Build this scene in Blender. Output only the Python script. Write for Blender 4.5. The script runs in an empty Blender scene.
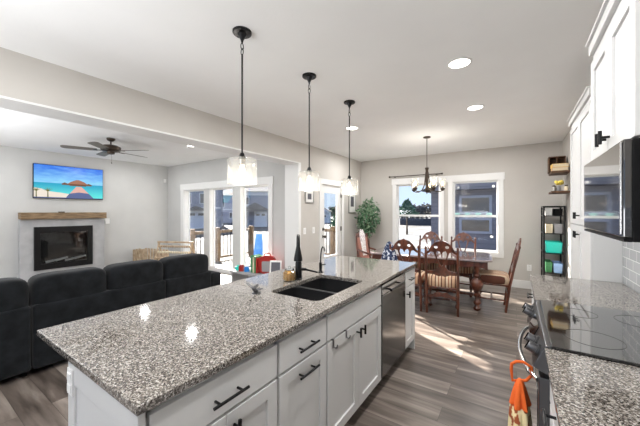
import bpy, bmesh, math, random
from mathutils import Vector, Matrix
from mathutils.geometry import tessellate_polygon
R = math.radians
rnd = random.Random(7)
sc = bpy.context.scene
COL = sc.collection

# ------------------------------------------------------------------ camera, sky, sun, exposure
cd = bpy.data.cameras.new('camera'); cam = bpy.data.objects.new('camera', cd); COL.objects.link(cam)
cam.location = (0, 0, 1.471); cam.rotation_euler = (R(90), 0, R(33.85))
cd.lens = 293.0/640*36; cd.sensor_width = 36; cd.shift_y = -1.7/640; cd.clip_start = 0.02; cd.clip_end = 500
sc.camera = cam
sc.view_settings.view_transform = 'Standard'; sc.view_settings.look = 'None'
sc.view_settings.gamma = 1; sc.view_settings.use_curve_mapping = False
sc.view_settings.exposure = 0.12
sc.cycles.use_denoising = True
sc.cycles.max_bounces = 10; sc.cycles.diffuse_bounces = 6; sc.cycles.glossy_bounces = 5
sc.cycles.transparent_max_bounces = 16; sc.cycles.transmission_bounces = 8
sc.cycles.sample_clamp_indirect = 6; sc.cycles.caustics_reflective = False; sc.cycles.caustics_refractive = False

w = bpy.data.worlds.new('sky'); sc.world = w; w.use_nodes = True
nt = w.node_tree; bg = nt.nodes['Background']
tc = nt.nodes.new('ShaderNodeTexCoord'); sp = nt.nodes.new('ShaderNodeSeparateXYZ'); rp = nt.nodes.new('ShaderNodeValToRGB')
nt.links.new(tc.outputs['Generated'], sp.inputs[0]); nt.links.new(sp.outputs['Z'], rp.inputs[0]); nt.links.new(rp.outputs[0], bg.inputs[0])
rp.color_ramp.elements[0].position = 0.0; rp.color_ramp.elements[0].color = (.62, .76, .92, 1)
rp.color_ramp.elements[1].position = 0.75; rp.color_ramp.elements[1].color = (.22, .42, .85, 1)
SKY = 1.25
bg.inputs[1].default_value = SKY
sl = bpy.data.lights.new('sun', 'SUN'); so = bpy.data.objects.new('sun', sl); COL.objects.link(so)
sl.energy = 42.0; sl.angle = R(0.6); sl.color = (1, .93, .82)
so.rotation_euler = Vector((.84, -.55, -.495)).to_track_quat('-Z', 'Y').to_euler()
LAMP = 16.0      # power of one ceiling lamp
PEND = 4.0       # power of one pendant bulb

for nm, loc, sz, en in (('bounce_light_kitchen', (-2.0, -1.5, 1.35), 1.8, 95), ('bounce_light_living', (-5.6, -1.2, 1.35), 1.8, 150)):  # unseen area lights added behind the viewpoint to brighten the ceilings
    l = bpy.data.lights.new(nm, 'AREA'); l.shape = 'SQUARE'; l.size = sz; l.energy = en; l.color = (.96, .98, 1)
    lo = bpy.data.objects.new(nm, l); COL.objects.link(lo); lo.location = loc; lo.rotation_euler = (R(180-10), 0, 0)

# ------------------------------------------------------------------ materials
M = {}
def mat(name, col, rough=.5, metal=0, spec=.5, emit=None, es=0, coat=0, alpha=None):
    m = bpy.data.materials.new(name); m.use_nodes = True; b = m.node_tree.nodes['Principled BSDF']
    b.inputs['Base Color'].default_value = (*col, 1); b.inputs['Roughness'].default_value = rough
    b.inputs['Metallic'].default_value = metal; b.inputs['Specular IOR Level'].default_value = spec
    b.inputs['Coat Weight'].default_value = coat; b.inputs['Coat Roughness'].default_value = .05
    if emit: b.inputs['Emission Color'].default_value = (*emit, 1); b.inputs['Emission Strength'].default_value = es
    M[name] = m
    return m
def nodes(m): return m.node_tree, m.node_tree.nodes['Principled BSDF']
def noise_col(m, c0, c1, scale=8, detail=4, p0=.35, p1=.65, stretch=(1, 1, 1), bump=0, bscale=None, src='Object'):
    t, b = nodes(m)
    co = t.nodes.new('ShaderNodeTexCoord'); mp = t.nodes.new('ShaderNodeMapping'); mp.inputs['Scale'].default_value = stretch
    n = t.nodes.new('ShaderNodeTexNoise'); n.inputs['Scale'].default_value = scale; n.inputs['Detail'].default_value = detail
    r = t.nodes.new('ShaderNodeValToRGB'); r.color_ramp.elements[0].position = p0; r.color_ramp.elements[1].position = p1
    r.color_ramp.elements[0].color = (*c0, 1); r.color_ramp.elements[1].color = (*c1, 1)
    t.links.new(co.outputs[src], mp.inputs[0]); t.links.new(mp.outputs[0], n.inputs['Vector'])
    t.links.new(n.outputs[0], r.inputs[0]); t.links.new(r.outputs[0], b.inputs['Base Color'])
    if bump:
        bp = t.nodes.new('ShaderNodeBump'); bp.inputs['Strength'].default_value = bump; bp.inputs['Distance'].default_value = .004
        n2 = n
        if bscale:
            n2 = t.nodes.new('ShaderNodeTexNoise'); n2.inputs['Scale'].default_value = bscale; t.links.new(mp.outputs[0], n2.inputs['Vector'])
        t.links.new(n2.outputs[0], bp.inputs['Height']); t.links.new(bp.outputs[0], b.inputs['Normal'])
    return m

noise_col(mat('wall_paint', (.56, .53, .49), .85, spec=.2), (.535, .512, .48), (.555, .532, .50), 3, bump=.05, bscale=300)
noise_col(mat('living_paint', (.56, .56, .55), .85, spec=.2), (.54, .54, .53), (.565, .565, .555), 3, bump=.05, bscale=300)
noise_col(mat('ceiling_paint', (.8, .79, .78), .9, spec=.1), (.86, .865, .865), (.885, .89, .89), 2, bump=.15, bscale=60)
mat('trim_white', (.76, .76, .75), .4)
mat('cabinet_white', (.67, .67, .665), .38)
mat('black_metal', (.012, .012, .013), .35, .6)
mat('black_plastic', (.004, .004, .0045), .5, spec=.15)
mat('black_gloss', (.006, .006, .007), .04, spec=.8, coat=1)
mat('black_composite', (.008, .008, .009), .6, spec=.2)
mat('chrome', (.75, .75, .76), .15, 1)
mat('knob_steel', (.16, .16, .165), .3, 1)
mat('brushed_nickel', (.45, .44, .42), .3, 1)
mat('white_plastic', (.85, .85, .84), .35)
mat('grey_fabric', (.05, .055, .06), .95)
mat('red_plastic', (.36, .02, .015), .35)
mat('orange_yarn', (.72, .12, .015), .9)
mat('blue_plastic', (.02, .25, .75), .35)
mat('teal_plastic', (.02, .62, .52), .35)
mat('pale_teal', (.45, .75, .72), .4)
mat('light_blue', (.35, .55, .85), .4)
mat('green_plastic', (.06, .25, .10), .4)
mat('cream', (.75, .66, .48), .7)
mat('yellow_book', (.80, .52, .14), .7)
mat('tan_book', (.62, .40, .2), .7)
mat('flower_yellow', (.9, .7, .12), .7)
mat('paper', (.8, .8, .78), .8)
mat('dark_print', (.1, .1, .12), .6)
mat('fan_blade', (.16, .145, .13), .45)
mat('bronze', (.06, .045, .035), .35, .8)
mat('leaf', (.045, .13, .06), .5)
mat('leaf_light', (.17, .27, .16), .5)
mat('bark', (.12, .08, .05), .9)
mat('house_blue', (.24, .27, .34), .8)
mat('house_grey', (.32, .34, .40), .8)
mat('house_white', (.75, .77, .8), .7)
mat('roof_dark', (.06, .06, .07), .9)
mat('house_glass', (.02, .025, .035), .15)
mat('garage_white', (.72, .76, .84), .6)
mat('bulb', (1, .8, .5), .3, emit=(1, .76, .46), es=7)
mat('lamp_disc', (1, 1, 1), .4, emit=(1, .95, .86), es=9)
noise_col(mat('velvet', (.02, .022, .025), .95, spec=.15), (.005, .006, .007), (.012, .0135, .016), 9, 6, bump=.1, bscale=200)
M['velvet'].node_tree.nodes['Principled BSDF'].inputs['Sheen Weight'].default_value = .10
noise_col(mat('mantel_wood', (.2, .13, .07), .6), (.12, .075, .035), (.30, .20, .11), 9, 6, stretch=(6, .7, 6))
noise_col(mat('rail_wood', (.3, .2, .1), .8), (.14, .08, .035), (.27, .175, .09), 6, 5, stretch=(3, 3, 1))
noise_col(mat('deck_wood', (.3, .25, .2), .85), (.04, .034, .028), (.085, .072, .058), 5, 5, stretch=(1, 8, 1))
noise_col(mat('pale_wood', (.55, .42, .28), .7), (.36, .25, .15), (.60, .47, .33), 10, 4, stretch=(1, 5, 1))
noise_col(mat('dark_wood', (.06, .02, .012), .28, coat=.3), (.045, .012, .006), (.15, .042, .02), 7, 5, stretch=(3, 3, 1))
noise_col(mat('table_wood_glare', (.09, .03, .018), .10, coat=1.0), (.24, .19, .19), (.32, .26, .26), 6, 5, stretch=(1, 6, 1))  # dark wood, base colour lightened to carry the window glare
noise_col(mat('shelf_wood', (.15, .08, .04), .6), (.06, .028, .014), (.16, .08, .04), 12, 5, stretch=(1, 1, 5))
noise_col(mat('stone_grey', (.4, .4, .4), .6), (.36, .36, .365), (.46, .46, .465), 4, 6, bump=.1)
noise_col(mat('snow', (.85, .87, .9), .9), (.025, .024, .022), (.095, .098, .105), .5, 6)
noise_col(mat('road', (.35, .33, .31), .9), (.04, .037, .034), (.08, .075, .07), .8, 4)
noise_col(mat('blue_white_cloth', (.3, .35, .5), .9), (.02, .035, .09), (.65, .68, .76), 26, 3, .53, .60)
noise_col(mat('lace', (.8, .79, .78), .9), (.35, .25, .25), (.85, .84, .83), 60, 2, .38, .5)
noise_col(mat('towel', (.8, .7, .45), .95), (.72, .60, .34), (.30, .07, .02), 22, 2, .52, .56)

M['table_wood_glare'].node_tree.nodes['Principled BSDF'].inputs['Coat IOR'].default_value = 2.2
def striped(name, stops, period, axis='X', rough=.8):
    m = mat(name, (.5, .4, .3), rough); t, b = nodes(m)
    co = t.nodes.new('ShaderNodeTexCoord'); s = t.nodes.new('ShaderNodeSeparateXYZ')
    mu = t.nodes.new('ShaderNodeMath'); mu.operation = 'MULTIPLY'; mu.inputs[1].default_value = 1/period
    fr = t.nodes.new('ShaderNodeMath'); fr.operation = 'FRACT'
    r = t.nodes.new('ShaderNodeValToRGB'); r.color_ramp.interpolation = 'CONSTANT'
    t.links.new(co.outputs['Object'], s.inputs[0]); t.links.new(s.outputs[axis], mu.inputs[0]); t.links.new(mu.outputs[0], fr.inputs[0])
    t.links.new(fr.outputs[0], r.inputs[0]); t.links.new(r.outputs[0], b.inputs['Base Color'])
    e = r.color_ramp.elements
    e[0].position = 0; e[0].color = (*stops[0][1], 1); e[1].position = stops[1][0]; e[1].color = (*stops[1][1], 1)
    for p, c in stops[2:]:
        x = e.new(p); x.color = (*c, 1)
    return m
striped('stripe_fabric', [(0, (.55, .36, .23)), (.26, (.10, .03, .015)), (.38, (.62, .48, .34)), (.60, (.30, .12, .06)), (.70, (.60, .44, .30)), (.88, (.11, .035, .02))], .13)
striped('siding_blue', [(0, (.16, .162, .195)), (.93, (.08, .082, .10))], .2, 'Z')
striped('siding_grey', [(0, (.24, .26, .31)), (.92, (.15, .17, .2))], .2, 'Z')

# floor: grey brown planks running along X
m = mat('floor_planks', (.2, .16, .13), .30, spec=.5); t, b = nodes(m)
co = t.nodes.new('ShaderNodeTexCoord')
br = t.nodes.new('ShaderNodeTexBrick'); br.inputs['Scale'].default_value = 1; br.inputs['Brick Width'].default_value = 1.25; br.inputs['Row Height'].default_value = .18
br.inputs['Mortar Size'].default_value = .0015; br.inputs['Color1'].default_value = (0, 0, 0, 1); br.inputs['Color2'].default_value = (1, 1, 1, 1); br.inputs['Mortar'].default_value = (.2, .2, .2, 1)
br.offset = .37
t.links.new(co.outputs['Object'], br.inputs['Vector'])
mp = t.nodes.new('ShaderNodeMapping'); mp.inputs['Scale'].default_value = (1.1, 9, 1)
n1 = t.nodes.new('ShaderNodeTexNoise'); n1.inputs['Scale'].default_value = 1.6; n1.inputs['Detail'].default_value = 7; n1.inputs['Distortion'].default_value = .4
ad = t.nodes.new('ShaderNodeVectorMath'); ad.operation = 'ADD'
sc_ = t.nodes.new('ShaderNodeVectorMath'); sc_.operation = 'SCALE'; sc_.inputs['Scale'].default_value = 7.0
t.links.new(co.outputs['Object'], mp.inputs[0]); t.links.new(br.outputs['Color'], sc_.inputs[0]); t.links.new(mp.outputs[0], ad.inputs[0]); t.links.new(sc_.outputs[0], ad.inputs[1]); t.links.new(ad.outputs[0], n1.inputs['Vector'])
ma = t.nodes.new('ShaderNodeMath'); ma.operation = 'MULTIPLY_ADD'; ma.inputs[1].default_value = .26; t.links.new(br.outputs['Color'], ma.inputs[0])
mb = t.nodes.new('ShaderNodeMath'); mb.operation = 'MULTIPLY'; mb.inputs[1].default_value = .85; t.links.new(n1.outputs[0], mb.inputs[0]); t.links.new(mb.outputs[0], ma.inputs[2])
r = t.nodes.new('ShaderNodeValToRGB'); e = r.color_ramp.elements
e[0].position = .30; e[0].color = (.055, .043, .036, 1); e[1].position = .78; e[1].color = (.32, .275, .24, 1); x = e.new(.53); x.color = (.145, .118, .10, 1)
t.links.new(ma.outputs[0], r.inputs[0])
mx = t.nodes.new('ShaderNodeMix'); mx.data_type = 'RGBA'; mx.inputs['B'].default_value = (.05, .04, .035, 1)
t.links.new(br.outputs['Fac'], mx.inputs['Factor']); t.links.new(r.outputs[0], mx.inputs['A']); t.links.new(mx.outputs['Result'], b.inputs['Base Color'])
bp = t.nodes.new('ShaderNodeBump'); bp.inputs['Strength'].default_value = .15; bp.inputs['Distance'].default_value = .003; t.links.new(n1.outputs[0], bp.inputs['Height']); t.links.new(bp.outputs[0], b.inputs['Normal'])

def granite(name, scale):
    m = mat(name, (.4, .37, .34), .06, spec=.5, coat=.3); t, b = nodes(m)
    co = t.nodes.new('ShaderNodeTexCoord')
    v = t.nodes.new('ShaderNodeTexVoronoi'); v.inputs['Scale'].default_value = scale; v.inputs['Randomness'].default_value = 1
    s = t.nodes.new('ShaderNodeSeparateColor')
    n = t.nodes.new('ShaderNodeTexNoise'); n.inputs['Scale'].default_value = scale*.55; n.inputs['Detail'].default_value = 3
    a = t.nodes.new('ShaderNodeMath'); a.operation = 'ADD'
    r = t.nodes.new('ShaderNodeValToRGB'); e = r.color_ramp.elements; r.color_ramp.interpolation = 'LINEAR'
    t.links.new(co.outputs['Object'], v.inputs['Vector']); t.links.new(co.outputs['Object'], n.inputs['Vector'])
    t.links.new(v.outputs['Color'], s.inputs[0]); t.links.new(s.outputs[0], a.inputs[0]); t.links.new(n.outputs[0], a.inputs[1])
    mh = t.nodes.new('ShaderNodeMath'); mh.operation = 'MULTIPLY'; mh.inputs[1].default_value = .5
    t.links.new(a.outputs[0], mh.inputs[0]); t.links.new(mh.outputs[0], r.inputs[0])
    e[0].position = .22; e[0].color = (.03, .024, .02, 1); e[1].position = .78; e[1].color = (.50, .48, .455, 1)
    for p, c in ((.34, (.055, .046, .04)), (.44, (.11, .095, .083)), (.55, (.205, .183, .16)), (.66, (.33, .305, .275))):
        x = e.new(p); x.color = (*c, 1)
    t.links.new(r.outputs[0], b.inputs['Base Color'])
granite('granite', 225)

def thin_glass(name, tint=(1, 1, 1), refl=1.0, haze=0.0, ior=1.45):
    m = bpy.data.materials.new(name); m.use_nodes = True; t = m.node_tree; t.nodes.clear()
    o = t.nodes.new('ShaderNodeOutputMaterial'); tr = t.nodes.new('ShaderNodeBsdfTransparent'); tr.inputs[0].default_value = (*tint, 1)
    g = t.nodes.new('ShaderNodeBsdfGlossy'); g.inputs['Roughness'].default_value = .02
    f = t.nodes.new('ShaderNodeFresnel'); f.inputs[0].default_value = ior
    mu = t.nodes.new('ShaderNodeMath'); mu.operation = 'MULTIPLY'; mu.inputs[1].default_value = refl
    mx = t.nodes.new('ShaderNodeMixShader'); t.links.new(f.outputs[0], mu.inputs[0]); t.links.new(mu.outputs[0], mx.inputs[0])
    last = tr
    if haze:
        d = t.nodes.new('ShaderNodeBsdfTranslucent'); d2 = t.nodes.new('ShaderNodeBsdfDiffuse'); d.inputs[0].default_value = (.95, .93, .9, 1); d2.inputs[0].default_value = (.95, .94, .92, 1)
        ms = t.nodes.new('ShaderNodeMixShader'); t.links.new(d.outputs[0], ms.inputs[1]); t.links.new(d2.outputs[0], ms.inputs[2])
        m2 = t.nodes.new('ShaderNodeMixShader'); m2.inputs[0].default_value = haze; t.links.new(tr.outputs[0], m2.inputs[1]); t.links.new(ms.outputs[0], m2.inputs[2]); last = m2
    t.links.new(last.outputs[0], mx.inputs[1]); t.links.new(g.outputs[0], mx.inputs[2]); t.links.new(mx.outputs[0], o.inputs[0])
    M[name] = m
thin_glass('window_glass', (.97, .98, 1), .35)
thin_glass('seeded_glass', (.98, .98, .97), .35, .055)
thin_glass('amber_glass', (1, .86, .55), 1.0, .12)
thin_glass('clear_glass', (.93, .95, .96), 1.0, .006)

# backsplash tiles
m = mat('subway_tile', (.7, .7, .69), .12); t, b = nodes(m)
co = t.nodes.new('ShaderNodeTexCoord'); s = t.nodes.new('ShaderNodeSeparateXYZ'); c = t.nodes.new('ShaderNodeCombineXYZ')
t.links.new(co.outputs['Object'], s.inputs[0]); t.links.new(s.outputs['Y'], c.inputs['X']); t.links.new(s.outputs['Z'], c.inputs['Y'])
br = t.nodes.new('ShaderNodeTexBrick'); br.inputs['Scale'].default_value = 1; br.inputs['Brick Width'].default_value = .15; br.inputs['Row Height'].default_value = .075; br.inputs['Mortar Size'].default_value = .002
br.inputs['Color1'].default_value = (.42, .43, .44, 1); br.inputs['Color2'].default_value = (.34, .35, .36, 1); br.inputs['Mortar'].default_value = (.85, .85, .85, 1)
t.links.new(c.outputs[0], br.inputs['Vector']); t.links.new(br.outputs['Color'], b.inputs['Base Color'])

# brushed steel
m = mat('steel', (.5, .5, .5), .22, 1)
noise_col(m, (.42, .42, .42), (.56, .56, .56), 3, 2, stretch=(1, 1, 60))

m = mat('dark_steel', (.2, .2, .2), .16, 1)
noise_col(m, (.17, .17, .175), (.24, .24, .245), 3, 2, stretch=(1, 1, 60))

# ------------------------------------------------------------------ mesh helpers
def wmat(o):
    mm = Matrix.Identity(4)
    while o is not None:
        mm = o.matrix_basis @ mm; o = o.parent
    return mm
class MB:
    def __init__(s): s.v = []; s.f = []; s.mi = []; s.cur = 0
    def add(s, vs, fs):
        o = len(s.v); s.v += [tuple(v) for v in vs]
        for f in fs: s.f.append([o+i for i in f]); s.mi.append(s.cur)
        return s
    def box(s, x0, x1, y0, y1, z0, z1):
        x0, x1 = sorted((x0, x1)); y0, y1 = sorted((y0, y1)); z0, z1 = sorted((z0, z1))
        return s.add([(x0,y0,z0),(x1,y0,z0),(x1,y1,z0),(x0,y1,z0),(x0,y0,z1),(x1,y0,z1),(x1,y1,z1),(x0,y1,z1)],
                     [(0,3,2,1),(4,5,6,7),(0,1,5,4),(1,2,6,5),(2,3,7,6),(3,0,4,7)])
    def lathe(s, prof, c=(0,0,0), n=20, axis='Z', caps=True):
        vs = []; c = Vector(c)
        for r_, h in prof:
            for k in range(n):
                a = 2*math.pi*k/n; p = (r_*math.cos(a), r_*math.sin(a), h)
                if axis == 'X': p = (p[2], p[0], p[1])
                if axis == 'Y': p = (p[1], p[2], p[0])
                vs.append(c+Vector(p))
        fs = [(i*n+k, i*n+(k+1) % n, (i+1)*n+(k+1) % n, (i+1)*n+k) for i in range(len(prof)-1) for k in range(n)]
        if caps: fs += [tuple(range(n-1, -1, -1)), tuple((len(prof)-1)*n+k for k in range(n))]
        return s.add(vs, fs)
    def tube(s, pts, rad, n=8, closed=False):
        pts = [Vector(p) for p in pts]; rs = rad if isinstance(rad, (list, tuple)) else [rad]*len(pts)
        vs = []; N = len(pts); prev = None
        for i, p in enumerate(pts):
            a = pts[(i-1) % N] if (i > 0 or closed) else p; b_ = pts[(i+1) % N] if (i < N-1 or closed) else p
            d = (b_-a).normalized()
            if prev is None: u = d.cross(Vector((0, 0, 1)));  u = d.cross(Vector((1, 0, 0))) if u.length < .1 else u
            else: u = prev - d*prev.dot(d)
            u.normalize(); prev = u; v_ = d.cross(u)
            for k in range(n):
                t_ = 2*math.pi*k/n; vs.append(p+(u*math.cos(t_)+v_*math.sin(t_))*rs[i])
        L = N if closed else N-1
        fs = [(i*n+k, i*n+(k+1) % n, ((i+1) % N)*n+(k+1) % n, ((i+1) % N)*n+k) for i in range(L) for k in range(n)]
        if not closed: fs += [tuple(range(n-1, -1, -1)), tuple((N-1)*n+k for k in range(n))]
        return s.add(vs, fs)
    def bar(s, a, b_, r_, n=10): return s.tube([a, b_], r_, n)
    def ball(s, c, rx, ry=None, rz=None, n=12, m_=8, power=1.0):
        ry = ry or rx; rz = rz or rx; vs = []
        def q(x): return math.copysign(abs(x)**power, x)
        for i in range(m_+1):
            ph = math.pi*i/m_
            for k in range(n):
                th = 2*math.pi*k/n
                vs.append((c[0]+rx*q(math.sin(ph))*q(math.cos(th)), c[1]+ry*q(math.sin(ph))*q(math.sin(th)), c[2]+rz*q(math.cos(ph))))
        fs = [(i*n+k, (i+1)*n+k, (i+1)*n+(k+1) % n, i*n+(k+1) % n) for i in range(m_) for k in range(n)]
        return s.add(vs, fs)
    def slab(s, outer, holes, f, a, b_):
        """polygon with holes in a plane, f(u,v,h) -> point, extruded from h=a to h=b"""
        loops = [outer]+list(holes); flat = [p for l in loops for p in l]; n = len(flat)
        tris = tessellate_polygon([[Vector((p[0], p[1], 0)) for p in l] for l in loops])
        vs = [f(p[0], p[1], a) for p in flat]+[f(p[0], p[1], b_) for p in flat]
        fs = [tuple(t_) for t_ in tris]+[tuple(n+i for i in reversed(t_)) for t_ in tris]
        o = 0
        for l in loops:
            for i in range(len(l)):
                j = (i+1) % len(l); fs.append((o+i, o+j, n+o+j, n+o+i))
            o += len(l)
        return s.add(vs, fs)
    def build(s, name, mats, parent=None, bevel=0, smooth=0, world=False, seg=2, sub=0, fix=True):
        me = bpy.data.meshes.new(name)
        vs = s.v
        if world and parent is not None:
            inv = wmat(parent).inverted(); vs = [tuple(inv @ Vector(v)) for v in vs]
        me.from_pydata(vs, [], s.f)
        if not isinstance(mats, (list, tuple)): mats = [mats]
        for q in mats: me.materials.append(M[q] if isinstance(q, str) else q)
        for p, i in zip(me.polygons, s.mi): p.material_index = i
        if fix:
            bm = bmesh.new(); bm.from_mesh(me); bmesh.ops.remove_doubles(bm, verts=bm.verts, dist=1e-6)
            bmesh.ops.recalc_face_normals(bm, faces=bm.faces); bm.to_mesh(me); bm.free()
        if smooth:
            me.shade_smooth(); me.set_sharp_from_angle(angle=R(smooth))
        me.update()
        o = bpy.data.objects.new(name, me); COL.objects.link(o)
        if parent is not None: o.parent = parent
        if bevel:
            bv = o.modifiers.new('b', 'BEVEL'); bv.width = bevel; bv.segments = seg; bv.limit_method = 'ANGLE'; bv.angle_limit = R(40)
        if sub:
            sb = o.modifiers.new('s', 'SUBSURF'); sb.levels = sub; sb.render_levels = sub
        return o
def tag(o, label, cat, group=None):
    o['label'] = label; o['category'] = cat
    if group: o['group'] = group
    return o
def struct(o): o['kind'] = 'structure'; return o
def thing(name, label, cat, loc=(0,0,0), rz=0, group=None):
    o = bpy.data.objects.new(name, None); COL.objects.link(o); o.empty_display_size = .1
    o.location = loc; o.rotation_euler = (0, 0, rz)
    return tag(o, label, cat, group)
def kids(o): return [c for c in bpy.data.objects if c.parent is o]
def dup(o, parent=None):
    c = o.copy(); COL.objects.link(c); c.parent = parent
    for ch in kids(o): dup(ch, c)
    return c
def rrect(x0, x1, y0, y1, r_, n=5):
    out = []
    for cx, cy, a0 in ((x1-r_, y1-r_, 0), (x0+r_, y1-r_, 90), (x0+r_, y0+r_, 180), (x1-r_, y0+r_, 270)):
        for k in range(n+1):
            a = R(a0+90*k/n); out.append((cx+r_*math.cos(a), cy+r_*math.sin(a)))
    return out
class Face:
    """a cabinet front: u runs along the face, n outwards"""
    def __init__(s, axis, base, sign): s.axis, s.base, s.sign = axis, base, sign
    def box(s, mb, u0, u1, z0, z1, n0, n1):
        a, b_ = s.base+s.sign*n0, s.base+s.sign*n1
        if s.axis == 'X': mb.box(a, b_, u0, u1, z0, z1)
        else: mb.box(u0, u1, a, b_, z0, z1)
    def pt(s, u, z, n): return (s.base+s.sign*n, u, z) if s.axis == 'X' else (u, s.base+s.sign*n, z)
def shaker(F, u0, u1, z0, z1, parent, name='door', rail=.06, th=.02):
    mb = MB()
    f = (lambda u, v, h: F.pt(u, v, h))
    mb.slab([(u0,z0),(u1,z0),(u1,z1),(u0,z1)], [[(u0+rail,z0+rail),(u0+rail,z1-rail),(u1-rail,z1-rail),(u1-rail,z0+rail)]], f, 0, th)
    F.box(mb, u0+rail-.001, u1-rail+.001, z0+rail-.001, z1-rail+.001, 0.001, th-.011)
    return mb.build(name, 'cabinet_white', parent, bevel=.0015, world=True)
def slabfront(F, u0, u1, z0, z1, parent, name='drawer', th=.02):
    mb = MB(); F.box(mb, u0, u1, z0, z1, 0, th)
    return mb.build(name, 'cabinet_white', parent, bevel=.002, world=True)
def pull(F, u, z, L, vertical, parent, n0=.02, material='black_metal', name='handle'):
    mb = MB(); r_ = .006; st = .033
    if vertical:      # doors carry short T-shaped pulls on one post
        z += (.03 if L > .11 else 0)*0; L = .062
        mb.bar(F.pt(u, z-L/2, n0+st), F.pt(u, z+L/2, n0+st), .0075); mb.bar(F.pt(u, z, n0-.001), F.pt(u, z, n0+st), .006)
        return mb.build(name, material, parent, smooth=40, world=True)
    if vertical:
        mb.bar(F.pt(u, z-L/2, n0+st), F.pt(u, z+L/2, n0+st), r_)
        for q in (-.3, .3): mb.bar(F.pt(u, z+q*L, n0-.001), F.pt(u, z+q*L, n0+st), .005)
    else:
        mb.bar(F.pt(u-L/2, z, n0+st), F.pt(u+L/2, z, n0+st), r_)
        for q in (-.32, .32): mb.bar(F.pt(u+q*L, z, n0-.001), F.pt(u+q*L, z, n0+st), .005)
    return mb.build(name, material, parent, smooth=40, world=True)

# ------------------------------------------------------------------ dimensions
H = 2.74; XH = -3.31; XO = -3.62; YF = 6.82; XT = -8.27; YL = 4.53; YJ = 4.24; HB = 2.366; XR = .69; YB = -2.6
WT = .14

def wall_openings(name, axis, base, thick, u0, u1, z0, z1, ops, material):
    f = (lambda u, v, h: (h, u, v)) if axis == 'X' else (lambda u, v, h: (u, h, v))
    mb = MB(); hs = []
    outer = [(u0, z0)]
    low = sorted([o for o in ops if o[2] <= z0+1e-6])
    for a, b_, c0, c1 in low: outer += [(a, z0), (a, c1), (b_, c1), (b_, z0)]
    outer += [(u1, z0), (u1, z1), (u0, z1)]
    for a, b_, c0, c1 in ops:
        if c0 > z0+1e-6: hs.append([(a, c0), (a, c1), (b_, c1), (b_, c0)])
    mb.slab(outer, hs, f, base, base+thick)
    return struct(mb.build(name, material))

# living windows, dining windows, door openings
LW = [(-7.45, -6.58, .10, 2.04), (-6.36, -5.48, .10, 2.04), (-5.23, -4.34, .10, 2.04)]
DW = [(-2.38, -1.40, .64, 2.10), (-1.14, -.30, .64, 2.10)]
DR = (4.99, 5.82, 0, 2.03)

PLAN = [(XT-.14, YB-.14), (XR+.14, YB-.14), (XR+.14, YF+.14), (XH-.14, YF+.14), (XH-.14, YL+.17), (XT-.14, YL+.17)]
floor = struct(MB().slab(PLAN, [], lambda u, v, h: (u, v, h), -.12, 0).build('floor', 'floor_planks'))
struct(MB().slab(PLAN, [], lambda u, v, h: (u, v, h), H, H+.12).build('ceiling', 'ceiling_paint'))
wall_openings('wall_far', 'Y', YF, WT, XH-WT, XR+WT, 0, H, DW, 'wall_paint')
struct(MB().box(XR, XR+WT, YB, YF, 0, H).build('wall_right', 'wall_paint'))
# dining left wall with the deck door, running on from the jamb
wall_openings('wall_dining_left', 'X', XH, -WT, YL+.14, YF, 0, H, [DR], 'wall_paint')
struct(MB().box(XO, XH, YJ, YL+.14, 0, H).build('wall_jamb', 'wall_paint'))
struct(MB().box(XO, XH, YB, YJ, HB, H).build('wall_header', 'wall_paint'))
wall_openings('wall_window', 'Y', YL, .17, XT, XO, 0, H, LW, 'living_paint')
struct(MB().box(XT-WT, XT, YB, YL+.17, 0, H).build('wall_left', 'living_paint'))
# rear wall behind the viewpoint, with unseen windows added to let in light
RW = [(-7.6, -4.2, .1, 2.3), (-3.0, .3, .1, 2.3)]
wall_openings('wall_rear', 'Y', YB, -WT, XT, XR, 0, H, RW, 'wall_paint')

# white lining of the wide opening: soffit and jamb
mb = MB(); mb.box(XO-.01, XH+.012, YB, YJ, HB-.02, HB); struct(mb.build('trim_1', 'trim_white', bevel=.003))
mb = MB(); mb.box(XO-.01, XH+.012, YJ-.02, YJ, 0, HB-.02); mb.box(XH, XH+.012, YJ, YJ+.05, 0, HB); struct(mb.build('trim_2', 'trim_white', bevel=.003))

# baseboards
def base(name, *b_):
    mb = MB()
    for q in b_: mb.box(*q)
    struct(mb.build(name, 'trim_white', bevel=.004))
base('baseboard_far', (XH, XR, YF-.016, YF, 0, .15))
base('baseboard_right', (XR-.016, XR, 4.26, YF-.016, 0, .15))
base('baseboard_dining_left', (XH, XH+.016, 5.90, YF-.016, 0, .15), (XH, XH+.016, YJ+.05, 4.92, 0, .15))
base('baseboard_window', (XT+.016, XO, YL-.016, YL, 0, .09))
base('baseboard_left', (XT, XT+.016, YB, 1.50, 0, .15), (XT, XT+.016, 2.97, YL, 0, .15))

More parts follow.
